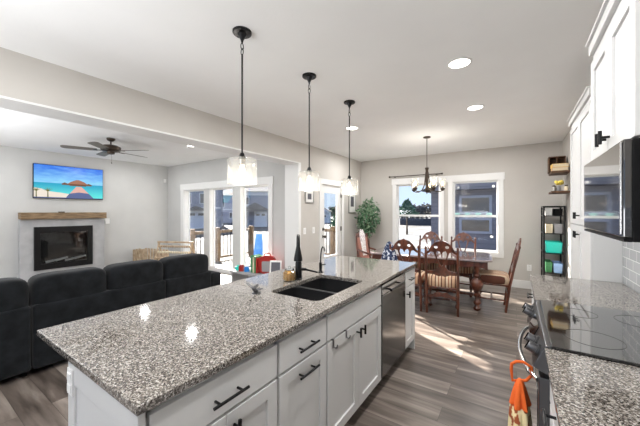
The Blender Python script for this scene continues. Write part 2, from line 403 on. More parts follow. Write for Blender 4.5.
# ------------------------------------------------------------------ windows
def window(name, a, b_, z0, z1, y, inset, hung=False, casing=True):
    """frame (structure) with panes and casing as children, wall face at y looking towards -Y"""
    mb = MB(); fy0, fy1 = y+inset, y+inset+.05; fw = .035
    f = lambda u, v, h: (u, h, v)
    if hung:
        mid = (z0+z1)/2
        mb.slab([(a,z0),(b_,z0),(b_,z1),(a,z1)], [[(a+fw,z0+fw),(a+fw,mid-.022),(b_-fw,mid-.022),(b_-fw,z0+fw)], [(a+fw,mid+.022),(a+fw,z1-fw),(b_-fw,z1-fw),(b_-fw,mid+.022)]], f, fy0, fy1)
    else:
        mb.slab([(a,z0),(b_,z0),(b_,z1),(a,z1)], [[(a+fw,z0+fw),(a+fw,z1-fw),(b_-fw,z1-fw),(b_-fw,z0+fw)]], f, fy0, fy1)
    t_ = .012   # lining of the reveal
    mb.box(a, a+t_, y, fy0, z0, z1); mb.box(b_-t_, b_, y, fy0, z0, z1); mb.box(a, b_, y, fy0, z1-t_, z1); mb.box(a, b_, y, fy0, z0, z0+t_)
    w_ = struct(mb.build(name, 'trim_white', bevel=.003))
    MB().box(a+fw, b_-fw, fy0+.022, fy0+.026, z0+fw, z1-fw).build('pane', 'window_glass', w_)
    return w_
for i, (a, b_, z0, z1) in enumerate(LW): window('window_%d' % (i+1), a, b_, z0, z1, YL, .10)
for i, (a, b_, z0, z1) in enumerate(DW): window('window_%d' % (i+4), a, b_, z0, z1, YF, .05, True)
for i, (a, b_, z0, z1) in enumerate(RW): window('window_%d' % (i+6), a, b_, z0, z1, YB-WT+.03, .0)
# casings
mb = MB(); y0, y1 = YL-.02, YL
mb.box(-7.60, -7.45, y0, y1, 0.0, 2.04); mb.box(-4.34, -4.22, y0, y1, 0.0, 2.04); mb.box(-7.62, -4.20, y0, y1, 2.04, 2.20)
mb.box(-7.45, -4.34, y0, y1, 0.02, .10)
struct(mb.build('trim_3', 'trim_white', bevel=.003))
mb = MB(); y0, y1 = YF-.02, YF
for a, b_, z0, z1 in DW: mb.box(a-.09, a, y0, y1, z0, z1); mb.box(b_, b_+.09, y0, y1, z0, z1); mb.box(a-.09, b_+.09, y0, y1, z0-.09, z0)
mb.box(-2.49, -.19, y0-.005, y1, 2.10, 2.24)
struct(mb.build('trim_4', 'trim_white', bevel=.003))
mb = MB(); x0, x1 = XH, XH+.02
mb.box(x0, x1, DR[0]-.085, DR[0], 0, DR[3]); mb.box(x0, x1, DR[1], DR[1]+.085, 0, DR[3]); mb.box(x0, x1, DR[0]-.095, DR[1]+.095, DR[3], DR[3]+.11)
struct(mb.build('trim_5', 'trim_white', bevel=.003))

# deck door: glazed leaf
mb = MB(); f = lambda u, v, h: (h, u, v)
mb.slab([(DR[0]+.01, .01), (DR[1]-.01, .01), (DR[1]-.01, 2.02), (DR[0]+.01, 2.02)], [[(5.13, .52), (5.13, 1.86), (5.66, 1.86), (5.66, .52)]], f, XH-.02, XH-.065)
door = struct(mb.build('door_1', 'trim_white', bevel=.003))
MB().box(XH-.045, XH-.04, 5.13, 5.66, .52, 1.86).build('pane', 'window_glass', door)
mb = MB(); mb.lathe([(.03, 0), (.03, .012), (.012, .015), (.012, .04), (.028, .05), (.03, .065), (.02, .08)], (XH-.02, 5.06, .95), 16, 'X'); mb.build('door_knob', 'bronze', door, smooth=40)
mb = MB(); mb.lathe([(.03, 0), (.03, .02), (.02, .028)], (XH-.02, 5.06, 1.10), 16, 'X'); mb.build('deadbolt', 'bronze', door, smooth=40)
for z in (.25, 1.08, 1.83):
    MB().box(XH-.02, XH+.004, DR[1]-.028, DR[1]+.004, z-.05, z+.05).build('hinge', 'bronze', door, bevel=.002)

# backsplash
struct(MB().box(XR-.012, XR, -.9, 3.172, .92, 1.50).build('trim_6', 'subway_tile'))

# ------------------------------------------------------------------ island
FI = Face('X', -.925, 1)
g = 'white base cabinets of the island'
def base_unit(label, y0, y1, x0=-1.50, x1=-.925, face=FI, group=g):
    t_ = thing('base_cabinet', label, 'cabinet', ((x0+x1)/2, (y0+y1)/2, 0), 0, group)
    mb = MB(); mb.box(x0, x1, y0, y0+.018, .10, .890); mb.box(x0, x1, y1-.018, y1, .10, .890); mb.box(x0, x1, y0, y1, .10, .12)
    xb = x0 if face.sign > 0 else x1-.012
    mb.box(xb, xb+.012, y0, y1, .10, .890)
    xf = (x1-.02, x1) if face.sign > 0 else (x0, x0+.02)
    mb.box(*xf, y0, y1, .845, .890); mb.box(*xf, y0, y1, .695, .715); mb.box(*xf, y0, y1, .10, .14)
    tk = (x1-.085, x1-.07) if face.sign > 0 else (x0+.07, x0+.085)
    mb.box(*tk, y0, y1, 0, .10); mb.box(x0+.09, x1-.09, y0, y0+.018, 0, .1); mb.box(x0+.09, x1-.09, y1-.018, y1, 0, .1)
    mb.build('body', 'cabinet_white', t_, world=True)
    return t_
def drawer_unit(label, y0, y1, ndoors, **kw):
    t_ = base_unit(label, y0, y1, **kw); F = kw.get('face', FI); G = .006
    d = slabfront(F, y0+G, y1-G, .718, .864, t_); pull(F, (y0+y1)/2, .783, min(.16, (y1-y0)*.45), False, d)
    if ndoors == 2:
        m_ = (y0+y1)/2
        d = shaker(F, y0+G, m_-.002, .115, .705, t_); pull(F, m_-.035, .648, .13, True, d)
        d = shaker(F, m_+.002, y1-G, .115, .705, t_); pull(F, m_+.035, .648, .13, True, d)
    elif ndoors == 1:
        d = shaker(F, y0+G, y1-G, .115, .705, t_); pull(F, y0+.04, .65, .12, True, d)
    else:
        d = shaker(F, y0+G, y1-G, .115, .705, t_, 'pull_out_door'); pull(F, (y0+y1)/2, .652, .16, False, d)
    return t_
drawer_unit('white island cabinet with one wide drawer over two doors, nearest the viewer', .435, 1.005, 2)
drawer_unit('white island cabinet with a drawer over one pull-out front with two horizontal black bars', 1.010, 1.42, 0)
t_ = base_unit('white cabinet under the black sink with a blank top panel over two doors', 1.425, 2.24)
slabfront(FI, 1.431, 2.234, .718, .864, t_, 'false_drawer_front')
d = shaker(FI, 1.431, 1.831, .115, .705, t_); pull(FI, 1.798, .65, .12, True, d)
d = shaker(FI, 1.834, 2.234, .115, .705, t_); pull(FI, 1.867, .65, .12, True, d)
drawer_unit('narrow white island cabinet past the dishwasher at the dining end', 2.85, 3.155, 1)
# two small hooks hung over the top edge of the sink cabinet door
for y, lab in ((1.49, 'left metal hook hung over the top of the sink cabinet door'), (1.65, 'right metal hook hung over the top of the sink cabinet door')):
    hk = thing('door_hook', lab, 'hook', (-.885, y, .68), 0, 'hooks over the sink cabinet door')
    MB().box(-.9042, -.9022, y-.008, y+.008, .66, .708).box(-.923, -.9022, y-.008, y+.008, .7055, .7075).build('strap', 'knob_steel', hk, world=True)
    MB().tube([(-.9015, y, .668), (-.891, y, .662), (-.879, y, .668), (-.875, y, .684)], .004, 8).build('hook', 'knob_steel', hk, world=True, smooth=60)

# dishwasher
dw = thing('dishwasher', 'stainless steel dishwasher with a black bar handle in the island', 'dishwasher', (-1.2, 2.54, 0))
mb = MB(); mb.box(-1.48, -.93, 2.246, 2.844, .10, .880); mb.box(-1.44, -1.0, 2.256, 2.834, 0, .10); mb.build('body', 'black_plastic', dw, world=True)
mb = MB(); mb.box(-.93, -.900, 2.248, 2.842, .12, .785); mb.build('door', 'dark_steel', dw, bevel=.004, world=True)
mb = MB(); mb.box(-.93, -.900, 2.248, 2.842, .790, .872); mb.build('control_panel', 'steel', dw, bevel=.003, world=True)
mb = MB(); mb.bar((-.862, 2.34, .818), (-.862, 2.66, .818), .011, 12); mb.bar((-.902, 2.37, .818), (-.862, 2.37, .818), .008); mb.bar((-.902, 2.63, .818), (-.862, 2.63, .818), .008)
mb.build('handle', 'black_metal', dw, smooth=40, world=True)

# island end panel, back panel and toe board
ip = thing('island_casing', 'white panelled end and back of the island under the granite overhang', 'island side', (-1.2, .42, 0))
mb = MB(); mb.slab([(-1.475,0),(-.905,0),(-.905,.890),(-1.475,.890)], [[(-1.41,.12),(-1.41,.80),(-.975,.80),(-.975,.12)]], lambda u, v, h: (u, h, v), .408, .430)
mb.box(-1.42, -.965, .416, .430, .11, .81)
mb.build('end_panel', 'cabinet_white', ip, bevel=.002, world=True)
mb = MB(); mb.box(-1.516, -1.504, .432, 3.17, 0, .890)
for q in range(5): mb.box(-1.53, -1.516, .432+q*.667, .432+q*.667+.065, 0, .890)
mb.build('back_panel', 'cabinet_white', ip, world=True)
mb = MB(); mb.box(-1.56, -.905, 3.158, 3.175, 0, .890); mb.build('far_panel', 'cabinet_white', ip, world=True)
mb = MB(); mb.box(-1.465, -1.415, .402, .408, .76, .86); mb.box(-1.458, -1.422, .399, .402, .77, .80); mb.box(-1.458, -1.422, .399, .402, .815, .845)
mb.build('outlet', 'white_plastic', ip, bevel=.001, world=True)
mb = MB(); mb.box(-1.77, -1.532, .46, .50, .878, .889); mb.box(-1.545, -1.532, .46, .50, .70, .889); mb.build('bracket', 'trim_white', ip, world=True)

# granite worktop with the sink cut out
mb = MB()
HX0, HX1, HY0, HY1 = -1.415, -1.005, 1.475, 2.135
hole = rrect(HX0, HX1, HY0, HY1, .05)[::-1]
mb.slab([(-1.85, .397), (-.887, .397), (-.887, 3.187), (-1.85, 3.187)], [hole], lambda u, v, h: (u, v, h), .892, .92)
wt = mb.build('island_worktop', 'granite', bevel=.003); tag(wt, 'speckled grey granite worktop on the island', 'worktop')
# double bowl sink
sk = thing('kitchen_sink', 'black double bowl sink set under the island granite', 'sink', (-1.22, 1.8, .7))
mb = MB(); mb.slab(rrect(HX0-.015, HX1+.015, HY0-.015, HY1+.015, .05), [rrect(HX0+.004, HX1-.004, HY0+.004, 1.765, .045)[::-1], rrect(HX0+.004, HX1-.004, 1.80, HY1-.004, .045)[::-1]], lambda u, v, h: (u, v, h), .868, .8915)
mb.build('rim', 'black_composite', sk, world=True, smooth=30)
for y0, y1 in ((HY0+.004, 1.765), (1.80, HY1-.004)):
    mb = MB(); L = []
    for inset, z in ((0, .869), (.006, .72), (.03, .69)):
        L.append([(p[0], p[1], z) for p in rrect(HX0+.004+inset, HX1-.004-inset, y0+inset, y1-inset, .045)])
    n = len(L[0]); mb.add([p for l in L for p in l], [(i*n+k, i*n+(k+1) % n, (i+1)*n+(k+1) % n, (i+1)*n+k) for i in range(2) for k in range(n)]+[tuple(2*n+k for k in range(n))])
    bw = mb.build('bowl', 'black_composite', sk, world=True, smooth=50)
    cy = (y0+y1)/2; mb = MB(); mb.lathe([(.001, 0), (.02, .001), (.035, .004), (.045, .002), (.045, 0)], (-1.22, cy, .691), 20); mb.build('drain', 'chrome', bw, world=True, smooth=40)

# kitchen faucet, arc turned towards the viewer
fx, fy = -1.475, 1.885
fc = thing('kitchen_faucet', 'tall black pull-down faucet behind the sink', 'faucet', (fx, fy, .92))
dx, dy = .60, -.80
mb = MB(); mb.lathe([(.034, 0), (.034, .006), (.028, .012), (.026, .13), (.018, .16)], (fx, fy, .92), 20); mb.build('body', 'black_metal', fc, world=True, smooth=40)
P = [(0, .15), (0, .27), (.006, .31), (.03, .345), (.07, .358), (.11, .345), (.13, .31), (.132, .28)]
mb = MB(); mb.tube([(fx+dx*a, fy+dy*a, .92+z) for a, z in P], .014, 12); mb.build('spout', 'black_metal', fc, world=True, smooth=60)
a = .132; mb = MB(); mb.lathe([(.012, .29), (.015, .28), (.033, .19), (.034, .17), (.024, .167)], (fx+dx*a, fy+dy*a, .92), 18); mb.build('spray_head', 'black_metal', fc, world=True, smooth=40)
mb = MB(); mb.tube([(fx, fy, 1.0), (fx+.05, fy+.03, 1.0), (fx+.06, fy+.036, .995), (fx+.135, fy+.08, .975)], [.012, .012, .008, .007], 10); mb.build('lever', 'black_metal', fc, world=True, smooth=50)
# small filtered water tap
fx, fy = -1.47, 2.20
fc = thing('water_tap', 'small black gooseneck water tap at the far corner of the sink', 'faucet', (fx, fy, .92))
mb = MB(); mb.lathe([(.022, 0), (.022, .005), (.013, .012), (.013, .09)], (fx, fy, .92), 16); mb.build('body', 'black_metal', fc, world=True, smooth=40)
mb = MB(); mb.tube([(fx+.9*a, fy-.3*a, .92+z) for a, z in ((0, .08), (.005, .16), (.015, .21), (.035, .235), (.055, .225), (.065, .195))], .006, 10); mb.build('spout', 'black_metal', fc, world=True, smooth=60)
mb = MB(); mb.tube([(fx, fy, .985), (fx+.045, fy+.02, .995)], .005, 8); mb.build('lever', 'black_metal', fc, world=True, smooth=40)
# amber soap jar
sj = thing('soap_jar', 'amber glass jar with a faceted body beside the black faucet', 'jar', (-1.50, 1.80, .92)); sj.scale = (1.45, 1.45, 1.2)
mb = MB(); mb.lathe([(.028, .001), (.034, .006), (.036, .03), (.034, .055), (.026, .066), (.024, .070), (.021, .070), (.023, .06), (.031, .052), (.033, .03), (.031, .009), (.001, .006)], (0, 0, 0), 10, caps=False); mb.build('glass', 'amber_glass', sj)
mb = MB(); mb.lathe([(.001, .007), (.030, .0075), (.0325, .03), (.0305, .052), (.001, .052)], (0, 0, 0), 20, caps=False); mat('amber_liquid', (.72, .50, .20), .15); mb.build('contents', 'amber_liquid', sj, smooth=40)
mb = MB(); mb.lathe([(.025, .071), (.025, .079), (.010, .083), (.006, .083), (.008, .092), (.003, .096)], (0, 0, 0), 16); mb.build('lid', 'clear_glass', sj, smooth=40)
# crystal figurine on the worktop
mb = MB(); mb.lathe([(.018, 0), (.018, .004), (.006, .008)], (-1.455, 1.40, .92), 12)
mb.tube([(-1.455, 1.40, .925), (-1.46, 1.39, .945), (-1.45, 1.405, .962)], [.008, .01, .004], 8)
mb.tube([(-1.46, 1.39, .945), (-1.485, 1.375, .97)], [.007, .003], 8); mb.tube([(-1.455, 1.40, .935), (-1.43, 1.41, .945)], [.006, .003], 8)
fg = mb.build('figurine', 'knob_steel', smooth=40); fg.scale = (1.7, 1.7, 1.4); fg.location = (-1.455*-.7, 1.40*-.7, .92*-.4)
tag(fg, 'tiny silver figurine standing on the island granite before the sink', 'figurine')

# ------------------------------------------------------------------ right hand run
FR = Face('X', .13, -1)
for a, b_, lab in ((-.9, 1.49, 'speckled granite worktop at the near side of the range'), (2.255, 3.172, 'speckled granite worktop beyond the range')):
    mb = MB(); mb.box(.094, XR-.013, a, b_, .892, .92); tag(mb.build('worktop', 'granite', bevel=.003), lab, 'worktop')
drawer_unit('white base cabinet at the near side of the range with a drawer', .90, 1.487, 2, x0=.13, x1=XR-.004, face=FR, group='white base cabinets along the right wall')
drawer_unit('white base cabinet directly beyond the range', 2.258, 2.71, 1, x0=.13, x1=XR-.004, face=FR, group='white base cabinets along the right wall')
drawer_unit('white base cabinet beyond the range next to the tall cabinet', 2.715, 3.168, 1, x0=.13, x1=XR-.004, face=FR, group='white base cabinets along the right wall')

rg = thing('range', 'stainless slide-in range with a black glass cooktop and front knobs', 'stove', (.4, 1.873, 0))
mb = MB(); mb.box(.115, XR-.02, 1.497, 2.248, .04, .905); mb.box(.2, .6, 1.52, 2.22, 0, .04); mb.build('body', 'black_plastic', rg, world=True)
mb = MB(); mb.box(.118, XR-.018, 1.493, 2.252, .9225, .930); mb.box(.118, XR-.02, 1.497, 2.248, .905, .9225)
ct = mb.build('cooktop', 'black_gloss', rg, bevel=.002, world=True)
mat('burner_ring', (.018, .018, .019), .15)
for x, y, q in ((.27, 1.68, .10), (.27, 2.06, .08), (.51, 1.68, .075), (.51, 2.06, .10)):
    mb = MB(); mb.lathe([(q-.002, 0), (q-.002, .0006), (q, .0006), (q, 0)], (x, y, .9301), 40, caps=False); mb.build('burner_mark', 'burner_ring', ct, world=True)
mb = MB()   # slanting steel control panel
mb.add([(.118, 1.497, .925), (.098, 1.497, .925), (.055, 1.497, .83), (.118, 1.497, .80), (.118, 2.248, .925), (.098, 2.248, .925), (.055, 2.248, .83), (.118, 2.248, .80)],
       [(0, 1, 2, 3), (7, 6, 5, 4), (0, 4, 5, 1), (1, 5, 6, 2), (2, 6, 7, 3), (3, 7, 4, 0)])
cp = mb.build('control_panel', 'knob_steel', rg, bevel=.003, world=True)
nrm = Vector((-.095, 0, .043)).normalized()
for y in (1.56, 1.66, 2.10, 2.19):
    c = Vector((.0755, y, .877)); mb = MB(); mb.tube([c+nrm*.0, c+nrm*.008, c+nrm*.009, c+nrm*.036, c+nrm*.040], [.028, .028, .021, .021, .019], 20); k = mb.build('knob', 'knob_steel', cp, world=True, smooth=40)
    mb = MB(); mb.box(-.003, .003, -.019, .019, 0, .004)
    q = nrm.to_track_quat('Z', 'Y').to_matrix().to_4x4(); mb.v = [tuple(Matrix.Translation(c+nrm*.040) @ q @ Vector(v)) for v in mb.v]; mb.build('grip', 'black_plastic', k, world=True)
mb = MB()
# keep the long side along the range
mb.v = []; mb.f = []; mb.mi = []
for s_ in (0, .004):
    for yy, tt in ((1.76, -.038), (2.0, -.038), (2.0, .038), (1.76, .038)):
        up = Vector((.043, 0, .095)).normalized(); mb.v.append(tuple(Vector((.0755, yy, .877))+up*tt+nrm*s_))
mb.f = [[0, 1, 2, 3], [7, 6, 5, 4], [0, 1, 5, 4], [1, 2, 6, 5], [2, 3, 7, 6], [3, 0, 4, 7]]; mb.mi = [0]*6
mb.build('display', 'black_gloss', cp, world=True)
mb = MB(); mb.box(.075, .115, 1.50, 2.245, .24, .79); od = mb.build('oven_door', 'knob_steel', rg, bevel=.004, world=True)
mb = MB(); mb.box(.072, .0752, 1.54, 2.205, .30, .72); mb.build('oven_window', 'black_gloss', od, world=True)
mb = MB(); pts = []
for i in range(13):
    s_ = i/12; y = 1.53+.69*s_; pts.append((.075-.062*math.sin(math.pi*s_)**.6, y, .765))
mb.tube(pts, .0095, 12); mb.build('oven_handle', 'chrome', od, world=True, smooth=60)
mb = MB(); mb.box(.08, .115, 1.50, 2.245, .05, .23); mb.build('drawer', 'steel', rg, bevel=.004, world=True)

# kitchen towel with a crocheted top
tw = thing('kitchen_towel', 'cream towel with an orange crocheted top hanging from the oven handle', 'towel', (.02, 1.60, .3))
mb = MB()
pts = [(.0, 1.60, .79), (-.018, 1.60, .775), (-.020, 1.60, .75), (-.016, 1.60, .70), (.036, 1.60, .715), (.056, 1.60, .745), (.055, 1.60, .78), (.026, 1.60, .795)]
mb.tube(pts, .0065, 8, closed=True)
mb.build('loop', 'orange_yarn', tw, world=True, smooth=60)
def gathered(rows, n=28):
    """cloth hanging in folds: rows of (z, half width along x, half width along y)"""
    vs = []
    for i, (z, rx, ry) in enumerate(rows):
        f_ = min(1, i/4)
        for k in range(n):
            a = 2*math.pi*k/n; w_ = 1+.22*f_*math.sin(6*a+.4)+.08*f_*math.sin(11*a)
            vs.append((.012+rx*w_*math.cos(a), 1.60+ry*w_*math.sin(a), z))
    m_ = len(rows)-1
    return MB().add(vs, [(i*n+k, (i+1)*n+k, (i+1)*n+(k+1) % n, i*n+(k+1) % n) for i in range(m_) for k in range(n)]+[tuple(range(n)), tuple(m_*n+k for k in reversed(range(n)))])
gathered([(.715, .006, .012), (.70, .016, .025), (.67, .024, .04), (.63, .032, .055), (.605, .036, .06)]).build('crochet_top', 'orange_yarn', tw, world=True, smooth=60)
gathered([(.606, .030, .05), (.60, .036, .06), (.56, .039, .07), (.50, .041, .08), (.42, .042, .085), (.34, .043, .09), (.24, .044, .095)]).build('cloth', 'towel', tw, world=True, smooth=60)

# microwave
mw = thing('microwave', 'black over-the-range microwave with a mirror-like glass door', 'microwave', (.5, 1.873, 1.36))
mb = MB(); mb.box(.345, XR-.013, 1.497, 2.248, 1.36, 1.733); mb.build('body', 'black_plastic', mw, bevel=.004, world=True)
mb = MB(); mb.box(.322, .345, 1.497, 2.248, 1.375, 1.733); md = mb.build('door', 'black_gloss', mw, bevel=.004, world=True)
mb = MB(); mb.box(.316, .3218, 1.505, 1.522, 1.385, 1.725); mb.build('handle', 'steel', md, bevel=.002, world=True)
mb = MB(); mb.box(.324, .345, 1.497, 2.248, 1.36, 1.372); mb.build('vent_strip', 'black_plastic', mw, world=True)

# wall cabinet over the microwave
def wall_unit(name, label, x0, y0, y1, z0, z1, doors, hz, crown_end=True):
    t_ = thing(name, label, 'cabinet', ((x0+XR)/2, (y0+y1)/2, z0))
    F = Face('X', x0, -1)
    mb = MB(); mb.box(x0, XR-.006, y0, y1, z0, z1); mb.build('body', 'cabinet_white', t_, bevel=.001, world=True)
    mb = MB()   # crown moulding, stepped profile
    for dz0, dz1, out in ((.0, .03, .010), (.03, .085, .030), (.085, .10, .044)):
        mb.box(x0-out, XR-.003, y0, y1+(out if crown_end else 0), z1+dz0, z1+dz1)
    mb.build('crown_moulding', 'cabinet_white', t_, bevel=.004, world=True)
    for a, b_, c0, c1, hy, hz_ in doors:
        d = shaker(F, a, b_, c0, c1, t_, rail=.062); pull(F, hy, hz_, .10, True, d)
    return t_
wall_unit('wall_cabinet', 'white wall cabinet with two doors over the microwave',   .372, 1.497, 2.25, 1.737, 2.325,
          [(1.500, 1.871, 1.742, 2.31, 1.84, 1.81), (1.875, 2.247, 1.742, 2.31, 1.905, 1.81)], 0, False)
wall_unit('pantry_cabinet', 'tall shallow white pantry cabinet beyond the right worktop', .515, 3.176, 4.25, 0.0, 2.385,
          [(3.18, 3.711, 1.345, 2.365, 3.675, 1.43), (3.715, 4.246, 1.345, 2.365, 3.75, 1.43), (3.18, 3.711, .12, 1.335, 3.675, 1.25), (3.715, 4.246, .12, 1.335, 3.75, 1.25)], 0)

# ------------------------------------------------------------------ ceiling lights
dls = [(-.405, 2.74, 'brighter round recessed light nearest the range'), (-.418, 4.015, 'round recessed light nearer the dining room'), (-2.075, 3.967, 'recessed light behind the farthest pendant'),
       (-5.2, 3.314, 'recessed light in the living room ceiling'),
       (-.4, 1.2, None), (-2.1, 2.0, None), (-2.1, .2, None), (-.4, -.6, None), (-5.0, .6, None), (-7.2, 3.4, None), (-7.2, .6, None), (-.4, 5.6, None), (-2.6, 5.6, None)]  # unlabelled entries: lamps without fittings, added to brighten the rooms
proto = None
for i, (x, y, lab) in enumerate(dls):
    if lab:
        tt = thing('recessed_light', lab, 'ceiling light', (x, y, H), 0, 'recessed ceiling lights')
        if proto is None:
            MB().lathe([(.098, 0), (.098, -.006), (.082, -.010), (.080, -.004), (.080, 0)], (0, 0, 0), 28, caps=False).build('trim_ring', 'trim_white', tt, smooth=40)
            MB().lathe([(.001, -.006), (.079, -.006), (.079, -.001), (.001, -.001)], (0, 0, 0), 28, caps=False).build('diffuser', 'lamp_disc', tt, smooth=40); proto = tt
        else:
            for ch in kids(proto):
                c = ch.copy(); COL.objects.link(c); c.parent = tt
    l = bpy.data.lights.new('ceiling_lamp', 'AREA'); l.shape = 'DISK'; l.size = .16; l.energy = LAMP; l.color = (1, .99, .975)
    lo = bpy.data.objects.new('ceiling_lamp', l); COL.objects.link(lo); lo.location = (x, y, H-.02)

# pendants
def pendant():
    t_ = thing('pendant_light', '', 'pendant light', (0, 0, H), 0, 'glass pendants over the island')
    MB().lathe([(.066, 0), (.066, -.012), (.062, -.016), (.031, -.018), (.027, -.030), (.010, -.062), (.004, -.085)], (0, 0, 0), 24).build('canopy', 'black_metal', t_, smooth=40)
    for k, z in enumerate((-.105, -.142)):
        mb = MB(); pts = []
        for i in range(12):
            a = 2*math.pi*i/12; u = .012*math.cos(a); pts.append((u if k % 2 else 0, 0 if k % 2 else u, z+.023*math.sin(a)))
        mb.tube(pts, .0032, 6, closed=True).build('chain_link', 'black_metal', t_, smooth=60)
    MB().bar((0, 0, -.162), (0, 0, -.862), .0062, 10).build('rod', 'black_metal', t_, smooth=60)
    MB().lathe([(.008, -.855), (.016, -.862), (.020, -.880), (.026, -.888), (.026, -.900)], (0, 0, 0), 20).build('socket_cap', 'black_metal', t_, smooth=40)
    MB().lathe([(.022, -.900), (.022, -.935), (.018, -.94)], (0, 0, 0), 20).build('socket', 'brushed_nickel', t_, smooth=40)
    MB().lathe([(.024, -.890), (.080, -.894), (.097, -.902), (.103, -.918), (.103, -1.078), (.1005, -1.078), (.1005, -.919), (.095, -.905), (.080, -.897), (.024, -.893)], (0, 0, 0), 36, caps=False).build('shade', 'seeded_glass', t_, smooth=50)
    MB().lathe([(.012, -.94), (.014, -.955), (.024, -.985), (.026, -1.0), (.020, -1.02), (.008, -1.035), (.001, -1.037)], (0, 0, 0), 18).build('bulb', 'bulb', t_, smooth=60)
    return t_
pp = pendant()
for i, (y, lab) in enumerate(((1.413, 'black rod pendant with a clear glass drum, nearest and largest'), (2.22, 'middle one of the three glass drum pendants over the island'), (3.013, 'farthest and smallest glass drum pendant over the island'))):
    o = pp if i == 0 else dup(pp); o.location = (-1.61, y, H); o['label'] = lab
    l = bpy.data.lights.new('pendant_lamp', 'POINT'); l.energy = PEND; l.shadow_soft_size = .05; l.color = (1, .95, .87)
    lo = bpy.data.objects.new('pendant_lamp', l); COL.objects.link(lo); lo.location = (-1.61, y, 1.745-.06)

# chandelier
cx, cy = -1.27, 5.17
ch = thing('chandelier', 'bronze chandelier with five upright glass cups over the dining table', 'chandelier', (cx, cy, H))
MB().lathe([(.062, 0), (.062, -.012), (.05, -.02), (.01, -.025)], (0, 0, 0), 24).build('canopy', 'bronze', ch, smooth=40)
MB().bar((0, 0, -.02), (0, 0, -.56), .006, 8).build('rod', 'bronze', ch, smooth=60)
MB().lathe([(.010, -.52), (.032, -.525), (.032, -.545), (.024, -.56), (.022, -.86), (.030, -.88), (.030, -.92), (.012, -.95), (.001, -.98)], (0, 0, 0), 20).build('column', 'bronze', ch, smooth=40)
for k in range(5):
    a = R(72*k+20); c_, s_ = math.cos(a), math.sin(a)
    pts = [(c_*r_, s_*r_, z) for r_, z in ((.022, -.60), (.034, -.72), (.05, -.82), (.09, -.90), (.15, -.935), (.21, -.935), (.25, -.915))]
    arm = MB().tube(pts, .008, 8).build('arm', 'bronze', ch, smooth=60)
    MB().lathe([(.012, -.925), (.020, -.915), (.036, -.900), (.038, -.878), (.012, -.872), (.012, -.84)], (c_*.25, s_*.25, 0), 16).build('cup_holder', 'bronze', arm, smooth=40)
    MB().lathe([(.032, -.876), (.048, -.862), (.052, -.80), (.053, -.71), (.0505, -.71), (.0495, -.80), (.045, -.859), (.03, -.873)], (c_*.25, s_*.25, 0), 20, caps=False).build('glass_cup', 'seeded_glass', arm, smooth=50)
    MB().lathe([(.010, -.845), (.020, -.815), (.021, -.79), (.010, -.765), (.001, -.76)], (c_*.25, s_*.25, 0), 12).build('bulb', 'bulb', arm, smooth=60)
l = bpy.data.lights.new('chandelier_lamp', 'POINT'); l.energy = 14.0; l.shadow_soft_size = .25; l.color = (1, .94, .85)
lo = bpy.data.objects.new('chandelier_lamp', l); COL.objects.link(lo); lo.location = (cx, cy, 2.12)

# ceiling fan
fn = thing('ceiling_fan', 'dark bronze ceiling fan with a pull chain in the living room', 'ceiling fan', (-5.87, 2.21, H))
MB().lathe([(.065, 0), (.06, -.03), (.035, -.05), (.012, -.055)], (0, 0, 0), 24).build('canopy', 'bronze', fn, smooth=40)
MB().bar((0, 0, -.05), (0, 0, -.13), .012).build('down_rod', 'bronze', fn, smooth=60)
MB().lathe([(.04, -.11), (.11, -.125), (.15, -.15), (.15, -.205), (.12, -.23), (.06, -.235), (.055, -.27), (.02, -.28)], (0, 0, 0), 28).build('motor', 'bronze', fn, smooth=40)
for k in range(5):
    a = 72*k+30; mrot = Matrix.Rotation(R(a), 4, 'Z')
    mb = MB(); out = [(.19, -.05), (.30, -.062), (.62, -.072), (.66, -.05), (.67, 0), (.66, .05), (.62, .072), (.30, .062), (.19, .05)]
    tl = Matrix.Rotation(R(9), 4, 'X')
    mb.slab(out, [], lambda u, v, h: tuple(mrot @ Matrix.Translation((0, 0, -.215)) @ tl @ Vector((u, v, h))), -.003, .003)
    bl = mb.build('blade', 'fan_blade', fn, smooth=0)
    mb = MB(); mb.slab([(.10, -.015), (.24, -.035), (.24, .035), (.10, .015)], [], lambda u, v, h: tuple(mrot @ Vector((u, v, h-.221))), -.003, .003); mb.build('blade_iron', 'bronze', bl)
MB().tube([(.03, 0, -.27), (.03, 0, -.42)], .0015, 5).ball((.03, 0, -.43), .010, n=8, m_=6).build('pull_chain', 'bronze', fn)

# ------------------------------------------------------------------ living room
# fireplace
fp = thing('fireplace', 'grey stone-clad fireplace with a black framed glass firebox', 'fireplace', (XT, 2.22, 0))
mb = MB(); mb.slab([(1.50, 0), (2.93, 0), (2.93, 1.305), (1.50, 1.305)], [[(1.76, .32), (1.76, 1.10), (2.64, 1.10), (2.64, .32)]], lambda u, v, h: (h, u, v), XT+.002, -8.13)
mb.build('surround', 'stone_grey', fp, bevel=.004, world=True)
mb = MB(); mb.slab([(1.70, .26), (2.69, .26), (2.69, 1.15), (1.70, 1.15)], [[(1.80, .38), (1.80, 1.02), (2.59, 1.02), (2.59, .38)]], lambda u, v, h: (h, u, v), -8.13, -8.10)
fr = mb.build('firebox_frame', 'black_metal', fp, bevel=.004, world=True)
mb = MB(); mb.box(XT+.02, -8.25, 1.78, 2.62, .33, 1.08); mb.box(XT+.02, -8.135, 1.77, 1.79, .33, 1.08); mb.box(XT+.02, -8.135, 2.61, 2.63, .33, 1.08); mb.box(XT+.02, -8.135, 1.78, 2.62, .33, .36)
mb.build('firebox', 'black_plastic', fp, world=True)
MB().box(-8.123, -8.119, 1.80, 2.59, .38, 1.02).build('glass', 'clear_glass', fr, world=True)
for k in range(4):
    y = 1.9+.16*k; MB().tube([(-8.21, y, .40+.02*(k % 2)), (-8.17, y+.2, .44+.03*(k % 2))], [.025, .018], 8).build('log', 'stone_grey', fp, world=True, smooth=50)
